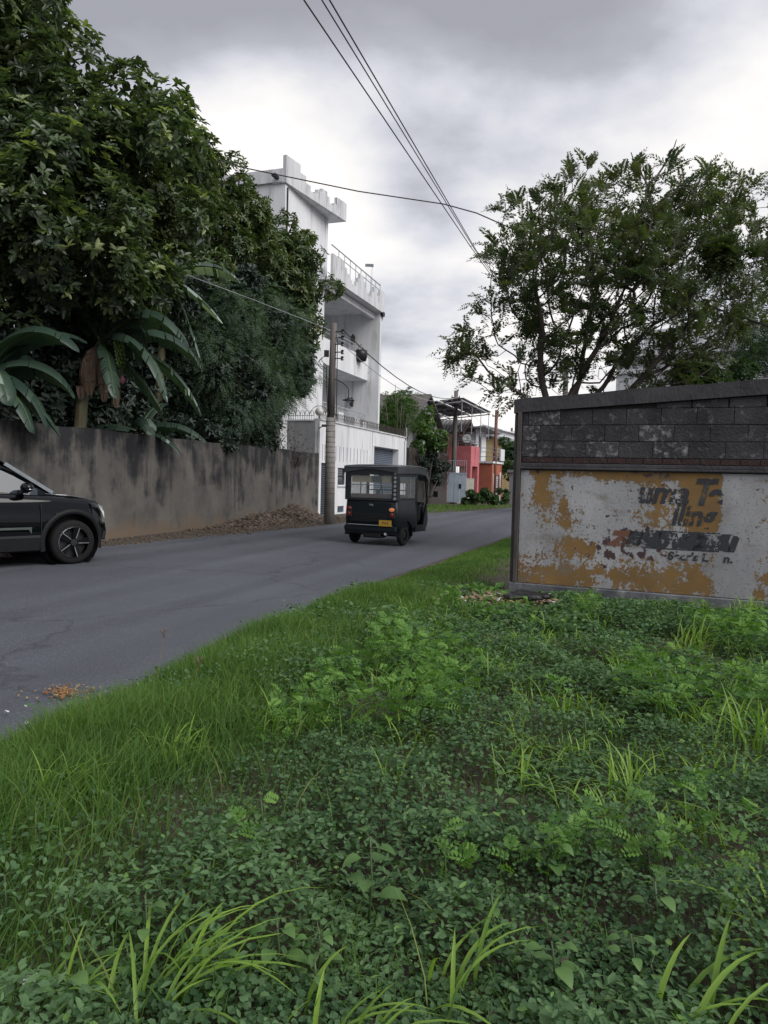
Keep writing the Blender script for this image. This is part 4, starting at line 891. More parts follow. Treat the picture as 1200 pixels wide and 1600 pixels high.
# ------------------------------------------------------------ three wheeler
def tuk():
    rz=HD(27); t=thing('auto_rickshaw','dark three wheeled auto rickshaw seen from behind on the road, yellow rear plate','rickshaw',(-.11,16.42,.033),rz)
    B=M['tukbody']
    # local: x forward, rear axle at x=0
    xr=-.42; 
    # rear tub: rounded box leaning slightly
    def loft(secs,name,m,parent=t,close=True,smooth=True,bevel=0):
        n=len(secs[0]); vs=[v for s_ in secs for v in s_]; fs=[]
        for i in range(len(secs)-1):
            for j in range(n): fs.append((i*n+j,i*n+(j+1)%n,(i+1)*n+(j+1)%n,(i+1)*n+j))
        if close: fs.append(tuple(range(n))[::-1]); fs.append(tuple((len(secs)-1)*n+j for j in range(n)))
        o=MB().add(vs,fs).build(name,m,parent,smooth,bevel); return o
    def rr(z,x0,x1,hw,r=.10):
        pts=[]
        for cx,cy,a0 in ((x0+r,-hw+r,180),(x1-r,-hw+r,270),(x1-r,hw-r,0),(x0+r,hw-r,90)):
            for k in range(4): a=R(a0+30*k); pts.append((cx+r*math.cos(a),cy+r*math.sin(a),z))
        return pts
    loft([rr(.33,-.34,.62,.60),rr(.40,-.40,.62,.655),rr(.70,-.41,.62,.66),rr(.98,-.40,.62,.64),rr(1.0,-.38,.60,.62)],'rear_body',B)
    MB().box(-.422,-.405,-.50,.50,.50,.93).build('boot_door',M['tukbody'],t,bevel=.012)
    mb=MB(); 
    for k in range(6): mb.box(-.430,-.423,-.42,.42,.53+k*.03,.545+k*.03)
    mb.build('cooling_slots',M['black'],t)
    MB().box(-.45,-.36,-.64,.64,.30,.42).build('bumper',B,t,bevel=.02)
    MB().tube([(-.44,-.55,.44),(-.45,0,.44),(-.44,.55,.44)],.012,6).build('bumper_trim',M['grey'],t)
    # side skirts / doors / nose
    for s in (1,-1):
        y0,y1=sorted((s*.60,s*.64))
        MB().add([(.60,s*.62,.28),(1.16,s*.60,.27),(1.38,s*.56,.34),(1.44,s*.56,.50),(1.30,s*.585,.92),(1.13,s*.60,.56),(1.08,s*.61,.42),(.60,s*.635,.42),
                  (.60,s*.58,.28),(1.16,s*.56,.27),(1.38,s*.52,.34),(1.44,s*.52,.50),(1.30,s*.545,.92),(1.13,s*.56,.56),(1.08,s*.57,.42),(.60,s*.595,.42)],
                 [(0,1,2,3,4,5,6,7),(15,14,13,12,11,10,9,8)]+[(k,(k+1)%8,(k+1)%8+8,k+8) for k in range(8)]).build('footwell_side',B,t)
        MB().box(.60,.64,y0,y1,.42,1.62).build('door_post',M['black'],t)
        # fender and wheel
        w=MB().lathe([(.12,-.05),(.20,-.055),(.225,-.035),(.23,0),(.225,.035),(.20,.055),(.12,.05)],24,'y',(0,s*.60,.23)).build('wheel',M['tyre'],t,True)
        MB().lathe([(0,-.03),(.05,-.045),(.12,-.03),(.12,.03),(.05,.045),(0,.03)],14,'y',(0,s*.60,.23)).build('hub',M['cladding'],w,True)
        vs=[];fs=[];q=10
        for i in range(q+1):
            a=-.15+(PI+.3)*i/q; r=.30
            for yy in (.56,.70): vs.append((r*math.cos(a),s*yy,.24+r*math.sin(a)))
        for i in range(q): fs.append((2*i,2*i+2,2*i+3,2*i+1))
        MB().add(vs,fs).build('mudguard',B,t,True)
        # lamps
        l=MB().box(-.435,-.395,min(s*.46,s*.60),max(s*.46,s*.60),.60,.84).build('tail_light',M['black'],t,bevel=.01)
        MB().ball((-.438,s*.53,.79),.060,10,(.35,1.15,.7)).build('indicator_lens',M['amber'] if s<0 else M['redlens'],l,True,label='lit orange right rear lamp' if s<0 else None)
        MB().ball((-.438,s*.53,.67),.05,10,(.3,1,1.1)).build('brake_lens',M['redlens'],l,True)
        # side curtain with see through window
        f=MB(Matrix.Rotation(0,4,'Z')); y=s*.625
        f.holes(-.38,.62,.98,1.62,y-.012,y+.012,[(-.27,.55,1.04,1.50)]); sc=f.build('side_curtain',M['tukroof'],t)
        MB().box(-.268,.548,y-.003,y+.003,1.042,1.498).build('side_window',M['film'],sc)
        MB().tube([(.26,y,1.04),(.26,y,1.50)],.014,6).build('window_bar',M['grey'],sc)
        MB().tube([(-.30,y-s*.0,1.50),(.6,y,1.50)],.014,6).build('window_rail',M['grey'],sc)
        # front quarter pane
        MB().add([(1.12,s*.585,.95),(1.33,s*.56,.95),(1.12,s*.585,1.48)],[(0,1,2)]).build('quarter_pane',M['film'],t)
        MB().tube([(1.35,s*.57,.9),(1.12,s*.60,1.55)],.022,6).build('windscreen_post',B,t)
        MB().tube([(1.33,s*.58,1.05),(1.40,s*.74,1.10)],.01,5).build('mirror_stalk',M['black'],t); MB().box(1.39,1.41,min(s*.70,s*.82),max(s*.70,s*.82),1.06,1.2).build('mirror',M['black'],t,bevel=.01)
    # stickers in a column on the right rear corner post, as in the photograph
    mb=MB(); mb.box(-.425,-.36,-.64,-.57,.98,1.64); mb.build('rear_post',M['black'],t); MB().box(-.425,-.36,.57,.64,.98,1.64).build('rear_post',M['black'],t)
    for k in range(7): MB().lathe([(0,-.006),(.034,-.006),(.036,0)],10,'x',(-.426,-.59,1.03+.09*k)).build('round_sticker',M['sticker'],t)
    # canopy roof
    sec=[]
    for x,dz,hw in ((-.46,-.02,.655),(-.44,0.0,.67),(.1,.015,.68),(.7,.02,.67),(1.1,-.02,.64),(1.30,-.10,.60),(1.42,-.20,.57)):
        z=1.74+dz; sec.append([(x,-hw,z-.19),(x,-hw-.003,z-.035),(x,-hw*.95,z),(x,-hw*.45,z+.018),(x,0,z+.022),(x,hw*.45,z+.018),(x,hw*.95,z),(x,hw+.003,z-.035),(x,hw,z-.17),(x,hw*.9,z-.14),(x,0,z-.06),(x,-hw*.9,z-.14)])
    loft(sec,'canopy',M['tukgloss'],smooth=False,bevel=.018)
    MB().tube([(-.46,-.66,1.72),(.1,-.685,1.75),(.7,-.675,1.745),(1.1,-.645,1.705),(1.30,-.605,1.625),(1.42,-.575,1.53)],.012,6).build('roof_piping',M['grey'],t); MB().tube([(-.468,-.65,1.715),(-.468,.65,1.715)],.012,6).build('roof_piping',M['grey'],t)
    # rear curtain
    mb=MB(Matrix.Rotation(PI/2,4,'Z')); mb.holes(-.60,.60,.98,1.66,.405,.43,[(-.52,.50,1.03,1.54)]); rc=mb.build('rear_curtain',M['tukroof'],t)
    MB().box(-.419,-.413,-.518,.498,1.032,1.538).build('rear_window',M['film'],rc)
    MB().tube([(-.44,-.5,1.31),(-.445,.5,1.32)],.011,6).build('window_bar',M['grey'],rc)
    # cabin interior
    MB().box(-.30,.22,-.52,.52,.60,.78).build('rear_seat',M['seat'],t,bevel=.03); MB().box(-.38,-.28,-.54,.54,.75,1.12).build('seat_back',M['seat'],t,bevel=.03)
    MB().box(.72,1.0,-.25,.25,.45,.72).build('driver_seat',M['seat'],t,bevel=.03); MB().box(.66,.73,-.30,.30,.70,1.10).build('driver_backrest',M['seat'],t,bevel=.02)
    MB().box(-.36,-.34,.02,.50,1.37,1.51).build('parcel_panel',M['creamtrim'],t); MB().box(-.36,-.34,-.46,-.24,1.37,1.51).build('parcel_panel',M['creamtrim'],t); MB().box(.60,.64,-.55,.55,1.36,1.52).build('header_panel',M['creamtrim'],t); MB().tube([(.6,-.6,1.20),(.6,.6,1.20)],.014,6).build('grab_bar',M['grey'],t)
    MB().box(-.4,1.3,-.58,.58,.26,.30).build('floor_pan',M['black'],t)
    # driver silhouette space: handlebar and windscreen
    MB().tube([(1.18,-.28,.98),(1.22,0,1.02),(1.18,.28,.98)],.018,6).build('handlebar',M['black'],t)
    ws=MB().add([(1.37,-.55,.92),(1.37,.55,.92),(1.16,.57,1.56),(1.16,-.57,1.56)],[(0,1,2,3)]).build('windscreen',M['film'],t)
    MB().beam((1.375,-.57,.90),(1.375,.57,.90),.04,.04).build('screen_base',M['creamtrim'],t)
    loft([rr(.34,1.15,1.50,.52,.12),rr(.55,1.18,1.60,.50,.14),rr(.80,1.22,1.56,.47,.14),rr(.93,1.26,1.46,.50,.08)],'nose',B)
    MB().ball((1.56,0,.78),.085,12).build('headlamp',M['lamp'],t,True)
    fw_=MB().lathe([(.12,-.05),(.20,-.055),(.225,-.035),(.23,0),(.225,.035),(.20,.055),(.12,.05)],24,'y',(1.52,0,.23)).build('front_wheel',M['tyre'],t,True)
    MB().lathe([(0,-.03),(.12,-.03),(.12,.03),(0,.03)],14,'y',(1.52,0,.23)).build('hub',M['grey'],fw_,True)
    vs=[];fs=[]
    for i in range(11):
        a=.1+(PI-.2)*i/10
        for yy in (-.1,.1): vs.append((1.52+.27*math.cos(a),yy,.25+.27*math.sin(a)))
    for i in range(10): fs.append((2*i,2*i+2,2*i+3,2*i+1))
    MB().add(vs,fs).build('front_mudguard',B,t,True)
    # exhaust, axle
    MB().tube([(-.2,-.60,.23),(-.2,.60,.23)],.03,8).build('axle',M['black'],t); MB().box(-.40,-.05,-.25,.2,.16,.32).build('engine',M['black'],t,bevel=.03); MB().tube([(-.42,-.38,.26),(-.28,-.36,.24)],.03,8).build('exhaust',M['metal'],t)
    # plate
    p=MB().box(-.462,-.452,-.54,-.24,.43,.56).build('number_plate',M['plate'],t)
    def text(s,y,z,size,x,par,m,nm='lettering'):
        cu=bpy.data.curves.new('t','FONT'); cu.body=s; cu.size=size; cu.offset=.002; cu.align_x='CENTER'
        o=bpy.data.objects.new('tmp',cu); C.objects.link(o); dg=bpy.context.evaluated_depsgraph_get(); me=bpy.data.meshes.new_from_object(o.evaluated_get(dg)); C.objects.unlink(o); bpy.data.objects.remove(o)
        for v in me.vertices: v.co=(x,y-v.co.x,z+v.co.y)
        me.materials.clear(); me.materials.append(m); q=bpy.data.objects.new(nm,me); C.objects.link(q); q.parent=par
    text('YU-2',-.39,.475,.075,-.4635,p,M['ink']); text('TVS',-.02,.86,.06,-.4235,t,M['sticker'])
    return t
def filmmat():
    m,nt,N,L,P=node_mat('clear_plastic_film'); P.inputs['Base Color'].default_value=(.25,.29,.30,1); P.inputs['Roughness'].default_value=.12; P.inputs['Alpha'].default_value=.26
    return m
M['film']=filmmat(); tuk()
# headlight etc done
# ------------------------------------------------------------ rubble, litter
def stones(name,pos,size,m,parent,flat=.6):
    ico=bmesh.new(); bmesh.ops.create_icosphere(ico,subdivisions=1,radius=1); bv=np.array([v.co[:] for v in ico.verts]); bf=np.array([[v.index for v in f.verts] for f in ico.faces]); ico.free()
    n=len(pos); sc=size[:,None,None]*RNG.uniform(.55,1.3,(n,1,3)); v=bv[None]*(1+RNG.uniform(-.28,.28,(n,len(bv),1)))*sc; v[:,:,2]*=flat
    a=RNG.uniform(0,2*PI,n); c,s=np.cos(a)[:,None],np.sin(a)[:,None]; b=RNG.uniform(-.6,.6,n)[:,None]
    x,y,z=v[:,:,0],v[:,:,1],v[:,:,2]; x,z=x*np.cos(b)-z*np.sin(b),x*np.sin(b)+z*np.cos(b)
    v=np.stack([x*c-y*s,x*s+y*c,z],-1)+pos[:,None]
    f=(bf[None]+np.arange(n)[:,None,None]*len(bv)).reshape(-1,3)
    return np_mesh(name,v.reshape(-1,3),[f],m,parent)
def rubble():
    t=thing('rubble_heap','heap of broken stone and soil against the grey wall near the white corner','rubble',(-3.95,23.9,0),HD(15.4))
    # local x along wall, y towards wall is +
    def hz(x,y):
        rise=np.interp(x,[-3.4,-2.4,-1.0,.6,1.8,2.8,3.6,4.6],[0.0,.16,.36,.40,.60,.70,.42,.05]); w=np.interp(x,[-3.4,-1.5,1.5,4.6],[.5,.95,1.2,.6]); k=np.clip(1+(y)/w,0,1); return .82*rise*k**1.1*(.86+.3*(fbm(x,y,2.2,8)-.4))
    xs=np.linspace(-5.2,4.6,110); ys=np.linspace(-1.5,-.02,26); X,Y=np.meshgrid(xs,ys); Z=hz(X,Y)-.03; i=(np.arange(25)[:,None]*110+np.arange(109)[None]).ravel()
    np_mesh('mound',np.stack([X,Y,Z],-1).reshape(-1,3),[np.stack([i,i+1,i+111,i+110],1)],M['soil'],t,smooth=True)
    n=7500; x=RNG.uniform(-5.2,4.6,n); y=-RNG.uniform(0,1.6,n)**1.0; z=hz(x,y); k=(z>.02)|(RNG.random(n)<.18); x,y,z=x[k],y[k],z[k]; n=len(x)
    sz=RNG.gamma(1.6,.013,n)+.010
    o=stones('rubble_stones',np.stack([x,y,z+sz*.2],1),sz,M['stone'],t); tag(o,kind='stuff')
    n=14; x=RNG.uniform(-1.5,3.2,n); y=-RNG.uniform(.15,1.0,n); z=hz(x,y)
    for k in range(n):
        o=stones('rock',np.array([[0,0,0.]]),np.array([RNG.uniform(.07,.12)]),M['stone'],t); o.location=(x[k],y[k],z[k]+.04)
rubble()
# verge gravel between road and left wall
n=2600; k=RNG.random(n); seg=RNG.uniform(0,1,n); px=-8.2+seg*6.0; py=8.5+seg*20.5
off=RNG.uniform(0,1.9,n); ang=R(15.4); x=px+.05+off*math.cos(ang); y=py-off*math.sin(ang); rx=np.interp(y,[p[1] for p in LE],[p[0] for p in LE]); kk=x<rx+.1+.15*RNG.random(n); 
o=stones('shoulder_gravel',np.stack([x[kk],y[kk],np.full(kk.sum(),.008)],1),RNG.gamma(2,.008,kk.sum())+.006,M['stone'],None); tag(o,'loose stones and grit on the dirt shoulder along the grey wall','gravel',kind='stuff')
# food scraps on road
def scraps():
    t=thing('food_scraps','scattered orange and yellow food scraps on the road edge at lower left','food waste',(0,0,0))
    c=at(100,1081,1); g=[]
    def G_(px,py):
        d=rt*((px-600)/FPX)+up*((800-py)/FPX)+fw; k=-(CAMH-.03)/d.z; return Vector((0,0,CAMH))+d*k
    for nm,cnt,(cx,cy),(sx,sy),m,s in (('orange_peel',110,(98,1080),(13,4.5),'orange',.006),('pale_crumb',80,(112,1079),(20,6),'palescrap',.005),('stray_crumb',26,(100,1082),(45,8),'straw',.007)):
        P=np.array([list(G_(cx+random.gauss(0,sx),cy+random.gauss(0,sy))) for _ in range(cnt)]); o=stones(nm,P,RNG.gamma(3,s/3,cnt)+.003,M[m],t); tag(o,kind='stuff')
scraps()
def gpt(px,py,z=.0):
    d=rt*((px-600)/FPX)+up*((800-py)/FPX)+fw; k=-(CAMH-z)/d.z; return Vector((0,0,CAMH))+d*k
def bit(label,px,py,w,m='litter',z=.08,cat='litter'):
    p=gpt(px,py,z); n=9; vs=[(0,0,.012)];fs=[]
    for k in range(n):
        a=2*PI*k/n; r=w*random.uniform(.55,1.0); vs.append((r*math.cos(a),r*.8*math.sin(a),random.uniform(-.004,.02)))
    for k in range(n): fs.append((0,1+k,1+(k+1)%n))
    o=MB().add(vs,fs).build('scrap_of_litter',M[m],None); o.location=p; o.rotation_euler=(random.uniform(-.3,.3),random.uniform(-.3,.3),random.uniform(0,6)); tag(o,label,cat)
    s=o.modifiers.new('thickness','SOLIDIFY'); s.thickness=.003
bit('small white scrap lowest on the road at the left edge',10,1113,.018,z=.03); bit('small pale scrap on the road just below the orange food scraps',40,1105,.014,z=.03); bit('tiny white scrap nearest the grass on the road below the food scraps',42,1130,.014,z=.03)
bit('white paper scrap in the bare earth patch in the right middle of the weeds',767,1297,.022,z=.09); bit('crumpled teal plastic litter in the weeds by the right edge',1140,1037,.045,'teal',z=.12)
bit('white scrap in the weeds below the painted wall text',1044,1041,.030,z=.12); bit('white scrap in the middle of the weedy lot left of centre',345,1328,.016,z=.08); bit('pale plastic scrap against the foot of the painted wall',948,953,.04,z=.08)
bit('pale crumpled litter in the thin grass at the bottom left corner',55,1540,.055,z=.06); bit('white scrap on the far roadside grass edge',690,925,.03,z=.08)
def trash():
    c=gpt(800,945,.03); t=thing('trash_heap','heap of black bags, straw and pale scraps at the left end of the painted wall','trash',(c.x,c.y,gh(c.x,c.y).item()))
    for i,(dx,dy,r) in enumerate(((.10,.02,.13),(.22,-.05,.12),(.0,-.08,.10),(-.62,.05,.09),(.36,.02,.08))):
        mb=MB(); mb.ball((0,0,0),r,16,(1.2,1,.5)); mb.v=[tuple(np.array(v)*(1+.55*(fbm(v[0]*9+i,v[1]*9+v[2]*7,1.6,2)-.45))) for v in mb.v]
        o=mb.build('black_bag',M['blackbag'],t,True); o.location=(dx,dy,.09)
    for nm,n,m,s,sx,sy in (('straw_litter',700,'straw',.02,.45,.18),('pale_debris',170,'stone',.018,.5,.2),('paper_scraps',60,'litter',.018,.45,.18)):
        P=np.stack([RNG.normal(0,sx,n)-.1,RNG.normal(.05,sy,n),RNG.uniform(.02,.07,n)],1); tag(stones(nm,P,RNG.gamma(3,s/3,n)+.004,M[m],t,.35),kind='stuff')
    for k in range(14):
        a=random.uniform(0,6.28); o=MB().box(-.06,.06,-.03,.03,0,.006).build('paper_sheet',M['litter'] if k%3 else M['palescrap'],t); o.location=(random.gauss(-.15,.4),random.gauss(.05,.16),.06+random.random()*.03); o.rotation_euler=(random.uniform(-.5,.5),random.uniform(-.5,.5),a); o.scale=(random.uniform(.4,1),)*3
trash()

# ------------------------------------------------------------ trees
def blob_points(blobs,n,shell=.75,zbias=0):
    """points near the surfaces of sphere blobs (c,r); returns pos, outward"""
    w=np.array([b[1]**2 for b in blobs]); w=w/w.sum(); idx=RNG.choice(len(blobs),n,p=w); c=np.array([list(b[0]) for b in blobs])[idx]; r=np.array([b[1] for b in blobs])[idx]
    d=rdir(n,-1,1); d[:,2]=d[:,2]*.9+zbias*.2; d=nrmz(d); rad=r*(shell+(1-shell)*RNG.random(n)**.5)*RNG.uniform(.9,1.08,n)
    return c+d*rad[:,None],d
def sub_blobs(blobs,per,rs,seed=1):
    out=[]
    for c,r in blobs:
        k=max(3,int(per*r*r)); d=rdir(k); rr=r*RNG.uniform(.55,.95,k)
        for i in range(k): out.append((np.array(c)+d[i]*rr[i],RNG.uniform(*rs)))
    return out
def rosette_crown(name,blobs,m,parent,nros,per,L,Wd,per_sub=9,rs=(.35,.7),inner=0,droop=.35,cull=None,young=.04,updir=.5):
    subs=sub_blobs(blobs,per_sub,rs); p,d=blob_points(subs,nros,.6)
    if inner: 
        p2,d2=blob_points(blobs,inner,.3); p=np.concatenate([p,p2]); d=np.concatenate([d,d2])
    if cull is not None: k=cull(p); p,d=p[k],d[k]
    n=len(p); ax=nrmz(d*.7+np.array([0,0,updir])+RNG.normal(0,.25,(n,3)))
    u=nrmz(np.cross(ax,rdir(n))); w=np.cross(ax,u); tint=np.clip(RNG.beta(2,3.2,n)*.5+.75*np.clip(fbm(p[:,0]+p[:,1]*.3,p[:,2]+p[:,1]*.3,.9,13)-.3,0,1),0,.8); yk=RNG.random(n)<young; tint[yk]=RNG.uniform(.85,1,yk.sum())
    P=[];D=[];Nn=[];T=[];LL=[]
    for k in range(per):
        a=2*PI*k/per+RNG.uniform(-.3,.3,n); tl=RNG.uniform(.15,.75,n)[:,None]; rad=u*np.cos(a)[:,None]+w*np.sin(a)[:,None]
        dr=nrmz(rad*(1-tl*.3)+ax*tl+np.array([0,0,-droop])*RNG.random(n)[:,None]); P.append(p+RNG.normal(0,.02,(n,3))); D.append(dr); Nn.append(ax+rad*.2); T.append(np.clip(tint+RNG.normal(0,.07,n),0,1)); LL.append(L*RNG.uniform(.7,1.2,n))
    P=np.concatenate(P);D=np.concatenate(D);Nn=np.concatenate(Nn);T=np.concatenate(T);LL=np.concatenate(LL)
    v,f=leaves(P,D,Nn,LL,LL*Wd/L,.12,.15); return np_mesh(name,v,[f],m,parent,np.repeat(T,6))
def fronds(p,axis,L,npair,ll,lw,droop,around=False,drop=.0):
    """pinnate fronds: rachis from p along axis; returns leaf verts/faces/tint"""
    n=len(p); nm=nrmz(np.array([0,0,1.])[None]+RNG.normal(0,.3,(n,3))); axis=nrmz(axis); sd_=nrmz(np.cross(axis,nm)); nm=np.cross(sd_,axis); P=[];D=[];N_=[];S=[]; LN=np.asarray(L).reshape(-1,1)*np.ones((n,1))
    for i in range(npair):
        f=(i+.6)/npair; q=p+axis*LN*f-np.array([0,0,1])*LN*droop*f*f; taper=math.sin(PI*min(1,.15+f*.85))**.6*1.0+.1
        for s in (1,-1):
            a=nrmz(sd_*s+axis*.45+nm*(RNG.normal(0,.45,(n,1)) if around else .15)-np.array([0,0,1])*drop); P.append(q); D.append(a); N_.append(nm+RNG.normal(0,.2,(n,3))); S.append(np.full(n,ll*taper)*RNG.uniform(.8,1.2,n))
    P=np.concatenate(P);D=np.concatenate(D);N_=np.concatenate(N_);S=np.concatenate(S); return P,D,N_,S
def quadleaves(P,D,Nn,S,Wd):
    D=nrmz(D); Nn=nrmz(Nn-(Nn*D).sum(1,keepdims=True)*D); s=np.cross(D,Nn); S=S[:,None]; W_=S*Wd
    v=np.stack([P,P+D*S*.5+s*W_*.5,P+D*S,P+D*S*.5-s*W_*.5],1).reshape(-1,3); k=np.arange(len(P))[:,None]*4; return v,k+np.array([[0,1,2,3]])
def colonize(base_nodes,attr,step=.25,infl=2.5,kill=.45,iters=120):
    nodes=[Vector(b) for b in base_nodes]; parent=[-1]+list(range(len(nodes)-1)); N_=np.array([list(n) for n in nodes]); A=attr.copy()
    for it in range(iters):
        if not len(A): break
        d=np.linalg.norm(A[:,None]-N_[None],axis=2); j=d.argmin(1); dm=d[np.arange(len(A)),j]; new=[]
        for q in np.unique(j[dm<infl]):
            v=nrmz(A[(j==q)&(dm<infl)]-N_[q]).sum(0); v=v/(np.linalg.norm(v)+1e-9)+RNG.normal(0,.12,3); v/=np.linalg.norm(v); w=N_[q]+v*step
            new.append((q,w))
        if not new: infl*=1.5; 
        if infl>30: break
        for q,w in new: parent.append(int(q))
        if new: N_=np.concatenate([N_,np.array([w for _,w in new])])
        d=np.linalg.norm(A[:,None]-N_[None,-max(1,len(new)):],axis=2).min(1); A=A[d>kill]
        if len(N_)>4200: break
    return N_,parent
def branch_mesh(name,N_,parent,m,par,rtip=.008,pw=2.3,rmax=.2):
    n=len(N_); ch=[[] for _ in range(n)]
    for i,p in enumerate(parent):
        if p>=0: ch[p].append(i)
    r=np.zeros(n)
    for i in range(n-1,-1,-1): r[i]=rtip if not ch[i] else min(rmax,sum(r[c]**pw for c in ch[i])**(1/pw))
    mb=MB()
    for i in range(n):
        # start a chain at root or at non-main children
        p=parent[i]
        if p>=0 and max(ch[p],key=lambda c:r[c])==i: continue
        chain=[i] if p<0 else [p,i]; q=i
        while ch[q]: q=max(ch[q],key=lambda c:r[c]); chain.append(q)
        if len(chain)<2: continue
        rad=[r[c] for c in chain]
        if p>=0: rad[0]=rad[1]
        mb.tube([N_[c] for c in chain],rad,5 if rad[0]>.03 else 3,cap=False)
    o=mb.build(name,m,par,True); tips=[i for i in range(n) if not ch[i]]; return o,tips,r
def B(px,py,D,rp): return (np.array(at(px,py,D)),rp/FPX*D)
def wallD(px):
    d=at(px,740,1.0)-Vector((0,0,0)); a=R(15.4); n=(math.cos(a),-math.sin(a)); return (n[0]*-8.12+n[1]*8.7)/(n[0]*d.x+n[1]*1.0)
def BW(px,py,off,rp,mx=26.8): return B(px,py,min(mx,wallD(px)+off),rp)
def trunk_to(name,m,parent,base,top,r0_,r1,lean=.2,n=8):
    pts=[Vector(base).lerp(Vector(top),k/n)+Vector((math.sin(k*1.3)*lean*.3,math.cos(k*1.7)*lean*.3,0))*min(1,k) for k in range(n+1)]
    return MB().tube(pts,[r0_+(r1-r0_)*k/n for k in range(n+1)],10).build(name,m,parent,True)
# big broadleaf tree, upper left
def bigtree():
    bl=[B(-120,60,15,150),B(20,40,15.5,85),B(70,60,16,55),B(40,180,15,120),B(150,190,15.5,80),B(210,250,15.5,85),B(120,300,14.2,120),B(240,300,17,75),B(285,260,18,50),B(270,200,17.5,40),B(0,330,14.5,130),B(150,400,16.2,105),B(240,370,17.5,70),B(60,440,15.5,85),B(190,450,17,55),B(-150,300,14.5,180),B(-100,-120,16,160)]
    t=thing('broadleaf_tree','huge dark big leaved tree filling the upper left above the grey wall','tree',(-9.2,16.2,0))
    off=Vector((-9.2,16.2,0)); bl=[(b[0]-np.array(off),b[1]) for b in bl]
    rosette_crown('crown',bl,LM['big'],t,9500,8,.185,.082,per_sub=5,rs=(.4,.75),inner=900,young=.13,updir=.8)
    trunk_to('trunk',M['leather'],t,(0,0,0),(.4,0,6.5),.30,.16)
    for k,(x,y,z) in enumerate(((2.2,-.2,6.8),(-1.5,.5,8.5),(1.2,-.8,5.2),(.3,1,9.5))): MB().tube([(.2,0,3.2+.4*k),(x*.5,y*.5,(3.2+z)/2+.4),(x,y,z)],[.14,.09,.04],8).build('limb',M['leather'],t,True)
bigtree()
def mango():
    bl=[BW(345,285,3.2,48,28.2),BW(375,320,3.2,30,28.2),BW(355,345,3.2,55,28.2),BW(320,400,3.2,80,28.2),BW(390,400,3.2,62,28.2),BW(440,400,3.2,50,28.2),BW(475,400,3.2,38,28.2),BW(430,450,3.2,65,28.2),BW(478,440,3.2,42,28.2),BW(482,490,3.2,32,28.2),BW(450,520,3.2,40,28.2),BW(470,560,3.2,26,28.2),BW(470,595,3.2,18,28.2),BW(300,300,3.2,55,28.2)]
    off=Vector(at(395,700,25.6)); off.z=0; t=thing('mango_tree','tall leafy mango tree overlapping the left side of the white house','tree',off); bl=[(b[0]-np.array(off),b[1]) for b in bl]
    rosette_crown('crown',bl,LM['mango'],t,5600,8,.19,.060,per_sub=8,rs=(.3,.6),inner=700,young=.14,droop=.6)
    trunk_to('trunk',M['leather'],t,(-.3,.2,0),(0,0,5.5),.2,.1); 
    for x,y,z in ((.9,-.4,6.2),(-1.2,-.4,7.5),(1.2,0,4.8)): MB().tube([(-.1,.1,3),(x*.5,y*.5,(3+z)/2+.5),(x,y,z)],[.09,.06,.03],7).build('limb',M['leather'],t,True)
mango()
def feather():
    bl=[BW(350,520,.9,70),BW(400,520,.9,75),BW(440,560,.9,55),BW(455,530,.9,42),BW(370,600,.9,80),BW(420,620,.9,45),BW(340,650,.9,60),BW(400,665,.9,45),BW(460,600,.9,26),BW(478,585,.9,20),BW(430,500,.9,50),BW(310,560,.9,60),BW(380,470,.9,55)]
    off=Vector(at(370,700,wallD(370)+.9)); off.z=0; t=thing('feathery_tree','dense dark feathery leaved tree drooping over the end of the grey wall','tree',off); bl=[(b[0]-np.array(off),b[1]) for b in bl]
    subs=sub_blobs(bl,11,(.28,.5)); p,d=blob_points(subs,8200,.5); n=len(p); ax=nrmz(d+np.array([0,0,-.35])+RNG.normal(0,.3,(n,3)))
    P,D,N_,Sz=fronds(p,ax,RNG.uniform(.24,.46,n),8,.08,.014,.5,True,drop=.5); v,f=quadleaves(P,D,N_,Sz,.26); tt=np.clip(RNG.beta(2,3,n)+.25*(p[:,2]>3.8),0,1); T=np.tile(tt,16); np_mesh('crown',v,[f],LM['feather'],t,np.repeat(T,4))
    # inner mass of darker leaves
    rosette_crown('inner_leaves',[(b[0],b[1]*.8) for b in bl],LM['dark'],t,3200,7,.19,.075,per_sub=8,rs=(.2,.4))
    trunk_to('trunk',M['leather'],t,(0,.3,0),(0,0,4.5),.14,.07)
    mb=MB()
    for k in range(26):
        q=random.choice(bl)[0]; z=random.uniform(1.5,3.5); mb.tube([(0,.2,z),(q[0]*.5,q[1]*.5+.1,(z+q[2])/2+.2),tuple(q+RNG.normal(0,.3,3))],[.035,.02,.008],4)
    mb.build('branches',M['leather'],t,True)
feather()
